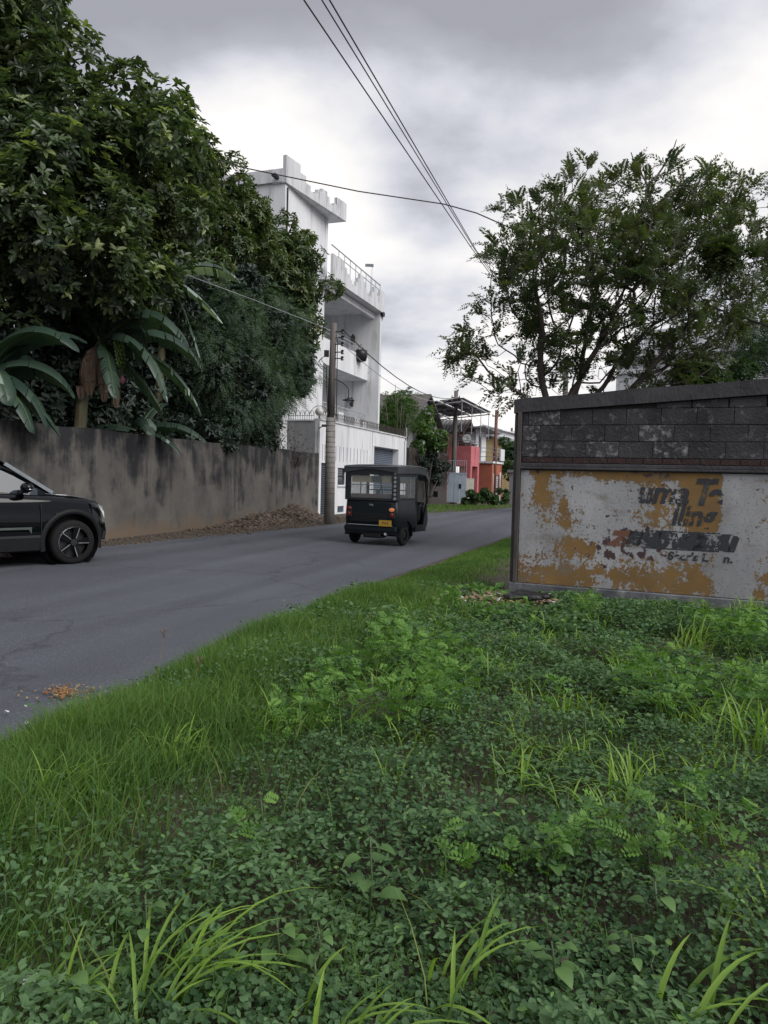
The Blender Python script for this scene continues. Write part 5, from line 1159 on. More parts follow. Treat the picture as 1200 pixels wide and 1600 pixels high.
def understorey():
    for i,(label,off,bl) in enumerate((
        ('dark bushes behind the banana plants at the far left above the wall',(-9.3,18.5,0),[BW(20,520,3.2,90,40),BW(90,560,3.2,90,40),BW(40,640,3.2,90,40),BW(130,640,3.2,70,40),BW(-60,580,3.2,100,40)]),
        ('dark bushes behind the hanging banana bunch',(-6.9,21.5,0),[BW(200,520,3.2,90,40),BW(190,620,3.2,80,40),BW(260,580,3.2,70,40),BW(270,660,3.2,60,40),BW(300,480,3.2,60,40),BW(240,480,3.2,80,40),BW(330,440,3.2,50,40),BW(250,690,2.4,60,40),BW(330,680,2.2,50,40)]),
        ('far dark trees filling the gaps low behind the grey wall',(-11.5,26,0),[B(-60,600,25,110),B(30,600,25.5,110),B(120,600,26,100),B(200,590,26.5,100),B(280,560,27,100),B(350,520,27.5,80),B(370,620,27.5,80),B(60,690,25,80),B(180,690,25.5,80),B(300,680,27,70),B(-20,480,25,100),B(120,480,25,100)]))):
        t=thing('understorey_bush',label,'bush',off,group='dark bushes behind the grey wall'); bl=[(b[0]-np.array(off),b[1]) for b in bl]
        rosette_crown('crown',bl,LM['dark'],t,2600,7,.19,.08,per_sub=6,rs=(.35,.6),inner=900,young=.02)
        mb=MB()
        for b in bl: mb.tube([(0,0,0),(b[0][0]*.5,b[0][1]*.5,b[0][2]*.6),tuple(b[0])],[.05,.03,.015],5)
        mb.build('stems',M['leather'],t,True)
understorey()
def dryshrub():
    off=Vector((-3.75,26.2,2.2)); t=thing('dry_shrub','leafless brown shrub over the end of the grey wall next to the white corner','shrub',(off.x,off.y,0)); mb=MB()
    for k in range(120):
        a=random.uniform(0,2*PI); l=random.uniform(.5,1.5); s_=Vector((math.cos(a)*.5,math.sin(a)*.3,1)).normalized(); base=Vector((random.uniform(-1.1,.7),random.uniform(-.2,.5),1.9)); p=[base]
        d=s_.copy()
        for q in range(5): d=(d+Vector((random.gauss(0,.35),random.gauss(0,.3),random.gauss(-.15,.3)))).normalized(); p.append(p[-1]+d*l/5)
        mb.tube(p,[.016,.012,.009,.007,.005,.004],3,cap=False)
    mb.build('twigs',M['leather'],t)
    pts=RNG.normal(0,1,(900,3))*[.55,.35,.4]+[-.4,.1,2.6]; ax=rdir(900); v,f=leaves(pts,ax,rdir(900),RNG.uniform(.05,.12,900),RNG.uniform(.02,.05,900)); np_mesh('dead_leaves',v,[f],LM['dry'],t,np.repeat(RNG.random(900),6))
    MB().tube([(-.4,.2,0),(-.3,.1,1.0),(-.4,.1,2.1)],.05,6).build('stem',M['leather'],t)
dryshrub()
# banana plants
def banana_leaf(t,base,az,el,L,Wd,bend,tear=.5,pale=.0,name='leaf',m=None,twist=0,side_droop=.35):
    n=26; p=Vector(base); pts=[p.copy()]; d=Vector((math.cos(az)*math.cos(el),math.sin(az)*math.cos(el),math.sin(el))); st=L/n
    for k in range(n):
        d=(d+Vector((0,0,-bend/n*(.4+1.2*k/n)))).normalized(); p=p+d*st; pts.append(p.copy())
    vs=[];fs=[];T=[]
    for s in (1,-1):
        group=0; off=random.uniform(-.06,.06); k=2
        while k<n:
            ln=random.choice((1,1,2,2,3,4)) if random.random()<tear else random.choice((4,5,6,8)); k2=min(n,k+ln); o=len(vs); dz=random.uniform(-.30,.10)*tear+(-side_droop)
            for q in range(k,k2+1):
                f=q/n; w=Wd*.5*min(1,math.sin(PI*min(1,f*.93+.07))**.55*1.05)*(1 if q<n else .25); dd=(pts[min(q+1,n)]-pts[max(q-1,0)]).normalized(); sd_=dd.cross(Vector((0,0,1))); sd_=sd_.normalized() if sd_.length>.05 else Vector((1,0,0)); upv=sd_.cross(dd)
                sd_=(sd_*math.cos(twist)+upv*math.sin(twist)); gap=.5*st*.5*tear if ln<6 and tear>.2 else 0
                shift=dd*(.12*Wd)*1.0+ (dd*gap if q==k else (-dd*gap if q==k2 else Vector()))
                vs+=[tuple(pts[q]),tuple(pts[q]+s*sd_*w*.5+upv*(.05*Wd)+shift*.5),tuple(pts[q]+s*sd_*w*(1-abs(dz)*.2)+Vector((0,0,1))*w*dz+shift)]
            tt=min(1,max(0,random.gauss(.45,.16)+pale)); 
            for q in range(k2-k):
                a=o+q*3; fs+=[(a,a+3,a+4,a+1),(a+1,a+4,a+5,a+2)]
            T+=[tt]*((k2-k+1)*3); k=k2
    o=np_mesh(name,np.array(vs),[np.array(fs)],m or LM['banana'],t,np.array(T),smooth=True)
    MB().tube([pts[k] for k in range(0,n+1,2)],[.028*(1-k/n*.8)+.004 for k in range(0,n+1,2)],5).build('midrib',M['fruitstalk'] if m is None else M['drybanana'],o,True)
    return o
def banana():
    A=Vector(at(118,665,16.3)); A.z=0; t=thing('banana_plant','banana plant with a hanging green bunch and dead brown leaves on its stem','banana plant',A)
    top=Vector(at(158,535,16.4))-A; z0=top.z
    MB().tube([(.0,0,0),(.05,0,z0*.4),(.16,0,z0*.75),tuple(top)],[.17,.15,.12,.09],12).build('pseudostem',M['bananastem'],t,True)
    D2=lambda px,py,D: Vector(at(px,py,D))-A
    for (az,el,L,W,bend,tear,pale,tw) in ((R(15),R(30),2.5,.72,2.0,.8,.05,.1),(R(-20),R(42),2.7,.70,2.3,.9,.05,.3),(R(-35),R(10),2.9,.62,2.1,1,.22,.5),(R(150),R(45),2.2,.6,1.6,.5,0,0),(R(-140),R(60),1.9,.55,1.4,.6,0,.3),(R(60),R(65),2.2,.6,1.2,.5,-.1,0),(R(110),R(30),2.0,.55,1.2,.6,0,.2),(R(-5),R(-5),2.9,.55,1.5,.9,.25,.45),(R(-60),R(-20),2.2,.5,1.0,1,.1,.5),(R(-15),R(-35),2.2,.5,.6,.9,.12,.7)):
        banana_leaf(t,top,az,el,L,W,bend,tear,pale,twist=tw)
    for az,L,W in ((R(-60),1.35,.3),(R(-100),1.2,.32),(R(-30),1.5,.26),(R(-130),1.3,.3),(R(160),1.2,.26),(R(-80),.95,.3)):
        banana_leaf(t,top+Vector((math.cos(az)*.07,math.sin(az)*.07,-.12)),az,R(-10),L,W,7.5,.8,0,name='dead_leaf',m=M['drybanana'],side_droop=.9)
    # fruit stalk
    st=[top,top+Vector((.28,-.2,.18)),top+Vector((.48,-.3,.0)),top+Vector((.56,-.34,-.3)),top+Vector((.60,-.35,-.75))]; o=MB().tube(st,[.035,.032,.028,.025,.018],8).build('fruit_stalk',M['fruitstalk'],t,True)
    for h in range(6):
        c=st[2]+(st[4]-st[2])*(.16+h*.12)
        for k in range(9):
            a=2*PI*k/9+h*.3; e=Vector((math.cos(a),math.sin(a),0)); MB().tube([c,c+e*.07+Vector((0,0,.01)),c+e*.10+Vector((0,0,.06)),c+e*.09+Vector((0,0,.11))],[.012,.020,.019,.006],6).build('banana',M['fruit'],o,True)
    MB().lathe([(.004,0),(.05,.05),(.055,.10),(.035,.16),(.01,.19)],10,c=tuple(st[4]+Vector((.01,0,-.20)))).build('flower_bud',M['flower'],t,True)
    # second plant
    A2=Vector(at(-30,640,13.9)); A2.z=0; t=thing('banana_plant','lower banana plant with broad drooping leaves over the wall at the left edge','banana plant',A2)
    top=Vector((0,0,3.05)); MB().tube([(0,0,0),(.03,0,1.5),tuple(top)],[.15,.13,.08],12).build('pseudostem',M['bananastem'],t,True)
    for (az,el,L,W,bend,tear,pale,tw) in ((R(5),R(42),2.0,.70,2.3,.5,.05,.25),(R(-15),R(20),1.9,.68,2.4,.6,.05,.4),(R(-45),R(35),1.8,.62,2.5,.6,.1,.3),(R(-75),R(55),1.9,.7,2.3,.4,.0,0),(R(-5),R(62),2.4,.75,2.4,.4,.0,.1),(R(-30),R(5),1.9,.65,1.7,.5,.0,.5),(R(30),R(60),2.3,.52,1.8,.3,-.1,0),(R(80),R(50),1.9,.5,1.5,.3,-.1,0),(R(170),R(50),1.9,.5,1.6,.3,0,0),(R(-8),R(-5),1.9,.5,1.2,.2,.05,.5)):
        banana_leaf(t,top,az,el,L,W,bend,tear,pale,twist=tw)
    A3=Vector(at(215,690,18.3)); A3.z=0; t=thing('banana_plant','smaller banana sucker whose torn leaves show low between the two taller banana plants','banana plant',A3)
    top=Vector((0,0,2.5)); MB().tube([(0,0,0),(.02,0,1.3),tuple(top)],[.10,.09,.06],10).build('pseudostem',M['bananastem'],t,True)
    for (az,el,L,W,bend,tear,pale,tw) in ((R(-10),R(22),1.9,.55,1.3,.6,.05,.2),(R(190),R(20),1.7,.5,1.3,.5,.05,.2),(R(-60),R(35),1.6,.5,1.9,.7,.1,.2),(R(70),R(55),1.5,.34,1.2,.3,0,0),(R(-25),R(0),1.5,.32,1.0,.6,.1,.3)):
        banana_leaf(t,top,az,el,L,W,bend,tear,pale,twist=tw)
    # tall banana behind, sky glints painted on its torn leaves as a pale tint
    A4=Vector(at(240,690,19.8)); A4.z=0; t=thing('banana_plant','tall banana plant among the dark trees with torn leaves tinted pale as painted glints','banana plant',A4)
    top=Vector(at(262,430,20))-A4; MB().tube([(0,0,0),(.05,0,2.5),tuple(top)],[.16,.13,.08],12).build('pseudostem',M['bananastem'],t,True)
    for (az,el,L,W,bend,tear,pale,tw) in ((R(-12),R(22),2.2,.42,1.3,.9,.50,.5),(R(-25),R(-30),2.3,.36,.4,.7,.50,.6),(R(-40),R(-52),3.1,.42,.5,1,.22,.9),(R(170),R(40),2.0,.45,1.4,.5,.0,0),(R(60),R(60),2.0,.45,1.0,.5,0,0),(R(-100),R(20),1.7,.4,1.6,.6,.1,0)):
        banana_leaf(t,top,az,el,L,W,bend,tear,pale,twist=tw)
banana()
# right tree
def righttree():
    bl=[B(735,545,15,52),B(700,545,15,22),B(790,590,15,50),B(770,400,15.2,34),B(830,350,15.5,62),B(800,440,15,60),B(910,320,15.5,70),B(940,270,15.5,28),B(880,430,15,110),B(1000,350,15.5,95),B(1000,470,15,115),B(1090,340,15.5,80),B(1130,300,15.8,48),B(1180,320,16,45),B(1110,430,15.2,95),B(1190,390,15.6,60),B(1060,540,15,80),B(880,560,15,70),B(960,570,15,70),B(1150,500,15.3,50)]
    base=Vector(at(925,700,15)); base.z=0; t=thing('spreading_tree','spreading tree with feathery pinnate leaves and bare forks behind the painted wall','tree',base); b0=np.array(base)
    bl=[(c-b0,r) for c,r in bl]
    w=np.array([r**3 for c,r in bl]); idx=RNG.choice(len(bl),2100,p=w/w.sum()); A=np.array([bl[i][0] for i in idx])+rdir(2100)*(np.array([bl[i][1] for i in idx])*RNG.random(2100)**.33)[:,None]; A[:,1]*=1.3
    roots=[Vector((0,0,0)),Vector((.02,0,.5)),Vector((.0,0,1.0)),Vector((-.05,0,1.5)),Vector((-.15,0,2.0)),Vector((-.2,0,2.4))]
    r1=[roots[-1]+Vector((-.2*k,-.05*k,.16*k)) for k in range(1,5)]; r2=[roots[3]+Vector((.22*k,.06*k,.22*k)) for k in range(1,7)]
    N_,par=colonize(roots+r1,A,step=.2,infl=1.6,kill=.24,iters=160)
    # graft second limb: simple approach, colonize upper right separately
    bo,tips,r=branch_mesh('branches',N_-0,par,M['leather'],t,rtip=.0075,pw=2.25,rmax=.17)
    # two other stems standing by the first
    mb=MB(); 
    for bx,bend in ((.75,.35),(-.6,-.3)): 
        top=N_[np.argmin(np.linalg.norm(N_-np.array([bx+bend*.8,0.1,3.1]),axis=1))]; mb.tube([(bx*.6,.1,0),(bx*.8,.1,1.4),(bx+bend*.3,.1,2.2),tuple(top)],[.12,.10,.075,.05],8)
    mb.build('trunk',M['leather'],t,True)
    # fronds near thin nodes
    thin=np.where(r<.016)[0]; tipset=set(tips); pos=[];ax=[]
    for i in thin:
        p=par[i]; 
        if p<0: continue
        d=N_[i]-N_[p]; dens=5 if i in tipset else (1 if RNG.random()<.55 else 0)
        if N_[i][2]<3.3 and not i in tipset: dens=0
        if N_[i][2]<3.0: dens=min(dens,4)
        for _ in range(dens):
            a=nrmz((d/np.linalg.norm(d)*.6+rdir(1)[0]*.85+np.array([0,0,.42]))[None])[0]; pos.append(N_[i]+RNG.normal(0,.02,3)); ax.append(a)
    p=np.array(pos); a=np.array(ax); n=len(p)
    P,D,Nn,Sz=fronds(p,a,RNG.uniform(.34,.60,n),15,.088,.02,.22,True); v,f=quadleaves(P,D,Nn,Sz,.42); T=np.clip(RNG.beta(2,3,n)*.6+.5*np.clip(fbm(p[:,0],p[:,2],.8,17)-.25,0,1)+(RNG.random(n)<.05)*.5,0,1)
    mbr=np.tile(T,30); np_mesh('crown',v,[f],LM['right'],t,np.repeat(mbr,4))
    mb=MB()
    for k in range(n): 
        L_=.34; mb.tube([p[k],p[k]+a[k]*L_*.5-np.array([0,0,.015]),p[k]+a[k]*L_-np.array([0,0,.06])],[.004,.003,.002],3,cap=False)
    mb.build('leaf_stalks',M['leather'],t)
    # bare twigs over the crown
    mb=MB(); q=[Vector(at(1018,320,15.5))-base,Vector(at(1010,285,15.5))-base,Vector(at(990,250,15.5))-base,Vector(at(986,238,15.5))-base]; mb.tube(q,[.028,.022,.015,.009],5)
    mb.tube([Vector(at(1010,285,15.5))-base,Vector(at(1005,260,15.5))-base,Vector(at(1003,240,15.5))-base],[.016,.012,.007],4); mb.tube([Vector(at(1008,285,15.5))-base,Vector(at(1012,262,15.5))-base,Vector(at(1010,246,15.5))-base],[.01,.006,.003],4)
    mb.tube([Vector(at(1022,282,15.5))-base,Vector(at(1040,255,15.5))-base,Vector(at(1054,228,15.5))-base,Vector(at(1057,218,15.5))-base],[.022,.017,.012,.008],4); mb.build('bare_twigs',M['palebark'],t)
    print('righttree nodes',len(N_),'fronds',n)
righttree()
def edge_tree():
    off=Vector(at(1235,640,17.5)); off.z=0; t=thing('edge_tree','dark fine leaved tree cut by the right edge of the picture','tree',off)
    bl=[B(1200,520,17.5,60),B(1190,570,17,55),B(1240,450,17.5,80),B(1230,540,17,70),B(1165,590,16.8,35)]; bl=[(b[0]-np.array(off),b[1]) for b in bl]
    subs=sub_blobs(bl,14,(.2,.42)); p,d=blob_points(subs,2600,.4); n=len(p); ax=nrmz(d+np.array([0,0,-.2])+RNG.normal(0,.3,(n,3)))
    P,D,N_,Sz=fronds(p,ax,RNG.uniform(.2,.36,n),8,.06,.014,.4,True); v,f=quadleaves(P,D,N_,Sz,.4); np_mesh('crown',v,[f],LM['feather'],t,np.repeat(np.tile(RNG.beta(2,3,n),16),4))
    trunk_to('trunk',M['leather'],t,(0,0,0),(0,0,5),.16,.08)
edge_tree()
def small_shrub(name,label,px_blobs,base,m,n,L,Wd,per=7,young=.05,cat='shrub',rs=(.15,.3),group=None,inner=0,per_sub=14):
    off=Vector(base); t=thing(name,label,cat,off,group=group); bl=[(b[0]-np.array(off),b[1]) for b in px_blobs]
    rosette_crown('foliage',bl,LM[m],t,n,per,L,Wd,per_sub=per_sub,rs=rs,young=young,inner=inner)
    mb=MB()
    for b in bl: mb.tube([(0,0,0),(b[0][0]*.4,b[0][1]*.4,max(.05,b[0][2]*.5)),tuple(b[0])],[.05,.03,.012],5)
    mb.build('stems',M['leather'],t,True)
small_shrub('wall_bush','leafy bush above the painted wall before the arched house',[B(1060,590,15.8,26),B(1100,595,15.6,28),B(1140,590,15.6,34),B(1090,580,16,22)],(6.4,16,0),'shrub',900,.09,.04)
small_shrub('garden_tree','round bright green tree at the far end of the white street wall',[B(655,690,43,28),B(640,668,43,26),B(675,675,43.5,24),B(660,660,43.5,20),B(685,690,43.2,12)],(2.2,43.3,0),'yshrub',1500,.16,.07,young=.12,cat='tree',rs=(.25,.5),per_sub=8)
def lacytree():
    off=Vector((.7,40.5,0)); t=thing('lacy_tree','thin pale green lacy tree beside the right edge of the white house','tree',off)
    bl=[B(612,660,41,24),B(625,640,41,22),B(640,650,41.5,20),B(605,635,41,14),B(632,625,41,16),B(602,672,40.6,18)]; bl=[(b[0]-np.array(off),b[1]) for b in bl]
    p,d=blob_points(bl,700,.2); n=len(p); ax=nrmz(d*.6+np.array([0,0,.25])+RNG.normal(0,.4,(n,3)))
    P,D,N_,Sz=fronds(p,ax,RNG.uniform(.4,.8,n),8,.15,.04,.5); v,f=quadleaves(P,D,N_,Sz,.3); np_mesh('crown',v,[f],LM['yshrub'],t,np.repeat(np.tile(RNG.beta(2,3,n)*.8,16),4))
    mb=MB()
    for k in range(30):
        q=bl[k%len(bl)][0]+RNG.normal(0,.4,3); mb.tube([(0,0,2.5),(q[0]*.5,q[1]*.5,3.5),tuple(q)],[.05,.03,.012],4)
    mb.tube([(0,0,0),(0,0,2.6)],[.1,.06],6); mb.build('trunk',M['palebark'],t,True)
lacytree()
small_shrub('roadside_shrub','dark green shrub at the foot of the pink columns',[B(735,776,46,12),B(728,782,46,9),B(742,784,46,9),B(738,770,46.2,7)],(5.4,46,0),'shrub',420,.14,.07,rs=(.12,.25))
small_shrub('roadside_shrub','rounded shrub in front of the white shop shutter',[B(762,780,47,12),B(755,774,47,9),B(770,784,47,9),B(776,786,47,6)],(6.7,47,0),'shrub',420,.14,.07,rs=(.12,.25))
small_shrub('street_tree','green tree at the street bend just left of the painted wall edge',[B(790,700,60,22),B(800,715,60,26),B(785,718,60,16),B(792,735,58,16)],(10.6,60,0),'shrub',900,.22,.1,cat='tree',rs=(.3,.6),per_sub=5)
small_shrub('gate_shrub','low shrub by the grey gate at the street bend',[B(786,772,52,9),B(795,778,52,10),B(790,786,51,7)],(8.7,51.5,0),'shrub',300,.14,.07,rs=(.12,.25))
small_shrub('vine_bush','dark creeper bush hanging over the vine covered wall',[B(655,715,42.2,14),B(675,722,43.4,14),B(692,735,44.4,12),B(684,750,44,9)],(2.4,41.6,0),'dark',800,.14,.07,rs=(.12,.3))
# ------------------------------------------------------------ grass and weeds
def blades(pos,L,Wd,lean,seg=3,tint=None,curl=1.0):
    """grass blades: pos (N,3), L heights, lean (N,2) horizontal lean dir*amount"""
    n=len(pos); a=RNG.uniform(0,2*PI,n); w=np.stack([np.cos(a),np.sin(a),np.zeros(n)],1)*Wd[:,None]*.5; rows=[]
    for k in range(seg+1):
        f=k/seg; c=pos+np.stack([lean[:,0]*f**(1+curl),lean[:,1]*f**(1+curl),f*(1-.32*f*np.minimum(1.4,np.hypot(lean[:,0],lean[:,1])))],1)*L[:,None]
        if k<seg: rows+= [c-w*(1-.55*f**1.6),c+w*(1-.55*f**1.6)]
        else: rows.append(c)
    v=np.stack(rows,1).reshape(-1,3); m=2*seg+1; k=np.arange(n)[:,None]*m
    q=[k+np.array([[2*j,2*j+1,2*j+3,2*j+2]]) for j in range(seg-1)]; tr=k+np.array([[2*seg-2,2*seg-1,2*seg]])
    T=np.repeat(tint,m) if tint is not None else None
    return v,(np.concatenate(q) if q else None),tr,T
def join(parts):
    vs=[];q=[];t=[];T=[];o=0
    for v,qq,tt,TT in parts:
        vs.append(v); 
        if qq is not None: q.append(qq+o)
        if tt is not None: t.append(tt+o)
        T.append(TT); o+=len(v)
    return np.concatenate(vs),[x for x in ([np.concatenate(q)] if q else [])+([np.concatenate(t)] if t else [])],np.concatenate(T)
WD=np.array([math.cos(RWZ),math.sin(RWZ)]); WO=np.array([1.66,9.48])
def behind(x,y,m=.12): # behind (north of) the painted wall line
    u=(x-WO[0])*WD[0]+(y-WO[1])*WD[1]; d=-(x-WO[0])*WD[1]+(y-WO[1])*WD[0]; return (d>-m)&(u>-.15)
def dens_pts(n,x0,x1,y0,y1,p=1.0):
    """more points close to the camera"""
    y=y0+(y1-y0)*RNG.random(n)**p; x=RNG.uniform(x0,x1,n); return x,y
def inview(x,y,mg=.9): return (np.abs(x)<y*.53+mg)
def edge_w(x,y): return (x-edge_x(y))
# region helpers (world xy)
def bare(x,y):
    """0..1 how bare the soil is"""
    b=fbm(x,y,1.1,21); k=np.clip((b-.62)*5.5,0,.85)*np.clip((x-edge_x(y)-1.2)/.6,.35,1)
    k=np.maximum(k,.45*np.exp(-(((x+.50)/.15)**2+((y-2.75)/.25)**2)))
    k=np.maximum(k,.95*np.exp(-(((x-.42)/.13)**2+((y-3.2)/.12)**2))); k=np.maximum(k,.97*trash_bare(x,y)); k=np.maximum(k,.6*np.clip(1-wall_d(x,y)/.45,0,1)*vn(x,y,2.0,71))
    return k
def wall_d(x,y): return -(-(x-WO[0])*WD[1]+(y-WO[1])*WD[0])
def trash_bare(x,y): return np.maximum(np.exp(-(((x-1.35)/.8)**2+((y-9.0)/.5)**2)),.8*np.exp(-(((x-1.4)/.9)**2+((y-8.3)/.5)**2)))
def hlow(x,y):
    """vegetation stays low at the foot of the wall and round the trash"""
    return np.clip(.30+.7*np.clip((wall_d(x,y)-.15)/.9,0,1),0,1)*(1-.75*trash_bare(x,y))
def is_cover(x,y):
    """0..1 share of small round leaved ground cover"""
    d=edge_w(x,y); k=1/(1+np.exp(-(d-1.35-.25*(fbm(x,y,1.3,31)-.5)*4-.25*np.clip(3-y,0,2))/.22)); return k*(.75+.5*(fbm(x,y,.8,33)-.3))
def ground_cover():
    N0=520000; x,y=dens_pts(N0,-3.2,6.5,1.0,9.9,1.75); k=inview(x,y)&(edge_w(x,y)>.1)&~behind(x,y,.08); x,y=x[k],y[k]
    cv=is_cover(x,y); b=bare(x,y); k=(RNG.random(len(x))<np.clip(cv,.22,1))&(RNG.random(len(x))>b*.96); x,y=x[k],y[k]
    hh=(.03+.40*np.clip(.55*fbm(x,y,1.5,41)+.45*fbm(x,y,4.2,42)-.36,0,1)*1.75)*(1-bare(x,y)*.8)*hlow(x,y); z=gh(x,y)+hh*RNG.random(len(x))**.5+.004
    n=len(x); tilt=RNG.normal(0,.55,(n,2)); nm=nrmz(np.stack([tilt[:,0],tilt[:,1],np.ones(n)],1)); a=RNG.uniform(0,2*PI,n); dr=np.stack([np.cos(a),np.sin(a),RNG.normal(0,.35,n)],1)
    sp=fbm(x,y,1.3,46)+RNG.normal(0,.07,n); L=np.where(sp<.42,RNG.uniform(.011,.020,n),np.where(sp<.60,RNG.uniform(.016,.029,n),RNG.uniform(.022,.040,n)))*(1+.25*(y>4)+.35*(y>6)); W=L*np.where(sp<.60,RNG.uniform(.65,.95,n),RNG.uniform(.30,.5,n)); patch=fbm(x,y,3.2,44)
    T=np.clip(.30+.45*(patch-.4)+RNG.normal(0,.17,n)+.20*(sp>.60),0,.78); T=np.where(RNG.random(n)<.02,.97,T)
    v,f=leaves(np.stack([x,y,z],1),dr,nm,L,W,.10,.06)
    o=np_mesh('ground_cover',v,[f],LM['cover'],None,np.repeat(T,6)); tag(o,'low creeping weeds with small round bluish green leaves covering the lot','ground cover',kind='stuff'); print('cover leaves',n)
    # stems
    m=26000; i=RNG.choice(n,m); p=np.stack([x[i],y[i],gh(x[i],y[i])],1); v,q,t,T=blades(p,(z[i]-gh(x[i],y[i]))+.01,np.full(m,.0025),RNG.normal(0,.4,(m,2)),2,RNG.random(m)*.4)
    o=np_mesh('weed_stems',v,[q,t],LM['dry'],None,T); tag(o,'thin reddish stems under the creeping weeds','weed stems',kind='stuff')
ground_cover()
def ferny():
    """upright fern-like weeds, small pinnate leaves"""
    N0=8000; x,y=dens_pts(N0,-2.5,6.2,2.4,9.6,1.1); d=edge_w(x,y); c=fbm(x,y,.9,51); k=inview(x,y)&(d>1.0)&~behind(x,y,.15)&(c+.10*np.exp(-(((x-.6)/.9)**2+((y-4.0)/1.1)**2))>.57)&(d>1.5)&(bare(x,y)<.5); x,y=x[k],y[k]; n=len(x)
    P=[];D=[];Nn=[];Sz=[];TT=[]
    st=5
    for s in range(st):
        az=RNG.uniform(0,2*PI,n); hh=RNG.uniform(.06,.34,n)*(.6+.6*fbm(x,y,1.5,52))*hlow(x,y); p=np.stack([x+RNG.normal(0,.02,n),y+RNG.normal(0,.02,n),gh(x,y)+hh],1); ax=np.stack([np.cos(az)*.8,np.sin(az)*.8,RNG.uniform(.1,.9,n)],1)
        a,b,c_,e=fronds(p,ax,RNG.uniform(.05,.12,n),6,.026,.01,.3); P.append(a);D.append(b);Nn.append(c_);Sz.append(e);TT.append(np.tile(RNG.beta(2.2,2.2,n),12))
    P=np.concatenate(P);D=np.concatenate(D);Nn=np.concatenate(Nn);Sz=np.concatenate(Sz); v,f=quadleaves(P,D,Nn,Sz,.5)
    o=np_mesh('ferny_weeds',v,[f],LM['cover2'],None,np.repeat(np.concatenate(TT),4)); tag(o,'fresh green fern leaved weeds standing among the ground cover','weeds',kind='stuff'); print('ferny',len(P))
ferny()
def edge_grass():
    parts=[]
    # long soft grass along the road
    N0=170000; y=.8+(19.5-.8)*RNG.random(N0)**1.5; d=RNG.gamma(2.0,.42,N0)-.12; x=edge_x(y)+d; k=inview(x,y,1.2)&~behind(x,y,.06); x,y,d=x[k],y[k],d[k]
    wid=1.35+.6*(fbm(x*0+y,y*.3,.5,61)-.5)*2; k=(RNG.random(len(x))<np.clip(1.5-d/wid,.16,1))&(RNG.random(len(x))>np.clip(bare(x,y)-.2,0,1)); k&=(d>.10+.22*(fbm(x,y,1.3,63)-.4)); x,y,d=x[k],y[k],d[k]; n=len(x)
    cl=fbm(x,y,1.8,62); L=hlow(x,y)*(.11+.26*cl)*RNG.uniform(.55,1.25,n)*np.clip(.35+d/.7,.4,1); wind=np.stack([RNG.normal(.15,.5,n),RNG.normal(.05,.5,n)],1)*.9
    T=np.clip(.30+.5*(fbm(x,y,2.2,64)-.35)+RNG.normal(0,.14,n),0,.8); T=np.where(RNG.random(n)<.035,.98,T)
    parts.append(blades(np.stack([x,y,gh(x,y)-.01],1),L,RNG.uniform(.0028,.0052,n)*(1+.12*y),wind,3,T))
    # short thin grass in the lot
    N0=230000; x,y=dens_pts(N0,-3.2,6.4,1.0,9.8,1.5); d=edge_w(x,y); k=inview(x,y)&(d>.5)&~behind(x,y,.06); x,y=x[k],y[k]; cv=is_cover(x,y); b=bare(x,y); k=RNG.random(len(x))<np.clip(1.3-cv,.22,1)*(1-.5*b); x,y=x[k],y[k]; n=len(x)
    L=hlow(x,y)*(.03+.09*fbm(x,y,2.4,66))*RNG.uniform(.6,1.4,n); T=np.clip(.15+.45*fbm(x,y,2.6,67)+RNG.normal(0,.13,n),0,.8)
    parts.append(blades(np.stack([x,y,gh(x,y)-.005],1),L,RNG.uniform(.0022,.0042,n)*(1+.1*y),RNG.normal(0,.6,(n,2)),2,T))
    v,f,T=join(parts); o=np_mesh('grass',v,f,LM['grass'],None,T); tag(o,'soft green grass along the road edge thinning into the weedy lot','grass',kind='stuff'); print('grass faces',sum(len(q) for q in f))
    # far verge
    n=15000; P=resample(LE,400); i=RNG.integers(0,400,n); off=RNG.uniform(0,1,n)**.8*4.5; x=P[i,0]-off*.93; y=P[i,1]+off*.37; k=(y>31.5)&(y<47.5)&(x>-1.0+0*y)&(off<np.interp(y,[31,34,45,48],[.3,2.6,4.5,1.5])); 
    u=(x-1.28)*math.sin(R(20))+(y-40.6)*math.cos(R(20)); dd=-(x-1.28)*math.cos(R(20))+(y-40.6)*math.sin(R(20)); k&=~((dd>-.1)); x,y=x[k],y[k]; n=len(x); z=.02+.14*np.clip(1-np.abs(0),0,1)
    v,q,t,T=blades(np.stack([x,y,np.zeros(n)],1),RNG.uniform(.08,.22,n),np.full(n,.03),RNG.normal(0,.4,(n,2)),2,np.clip(RNG.normal(.6,.15,n),0,.85)); o=np_mesh('far_verge_grass',v,[q,t],LM['grass'],None,T); tag(o,'bright strip of grass across the road below the vine wall','grass',kind='stuff')
edge_grass()
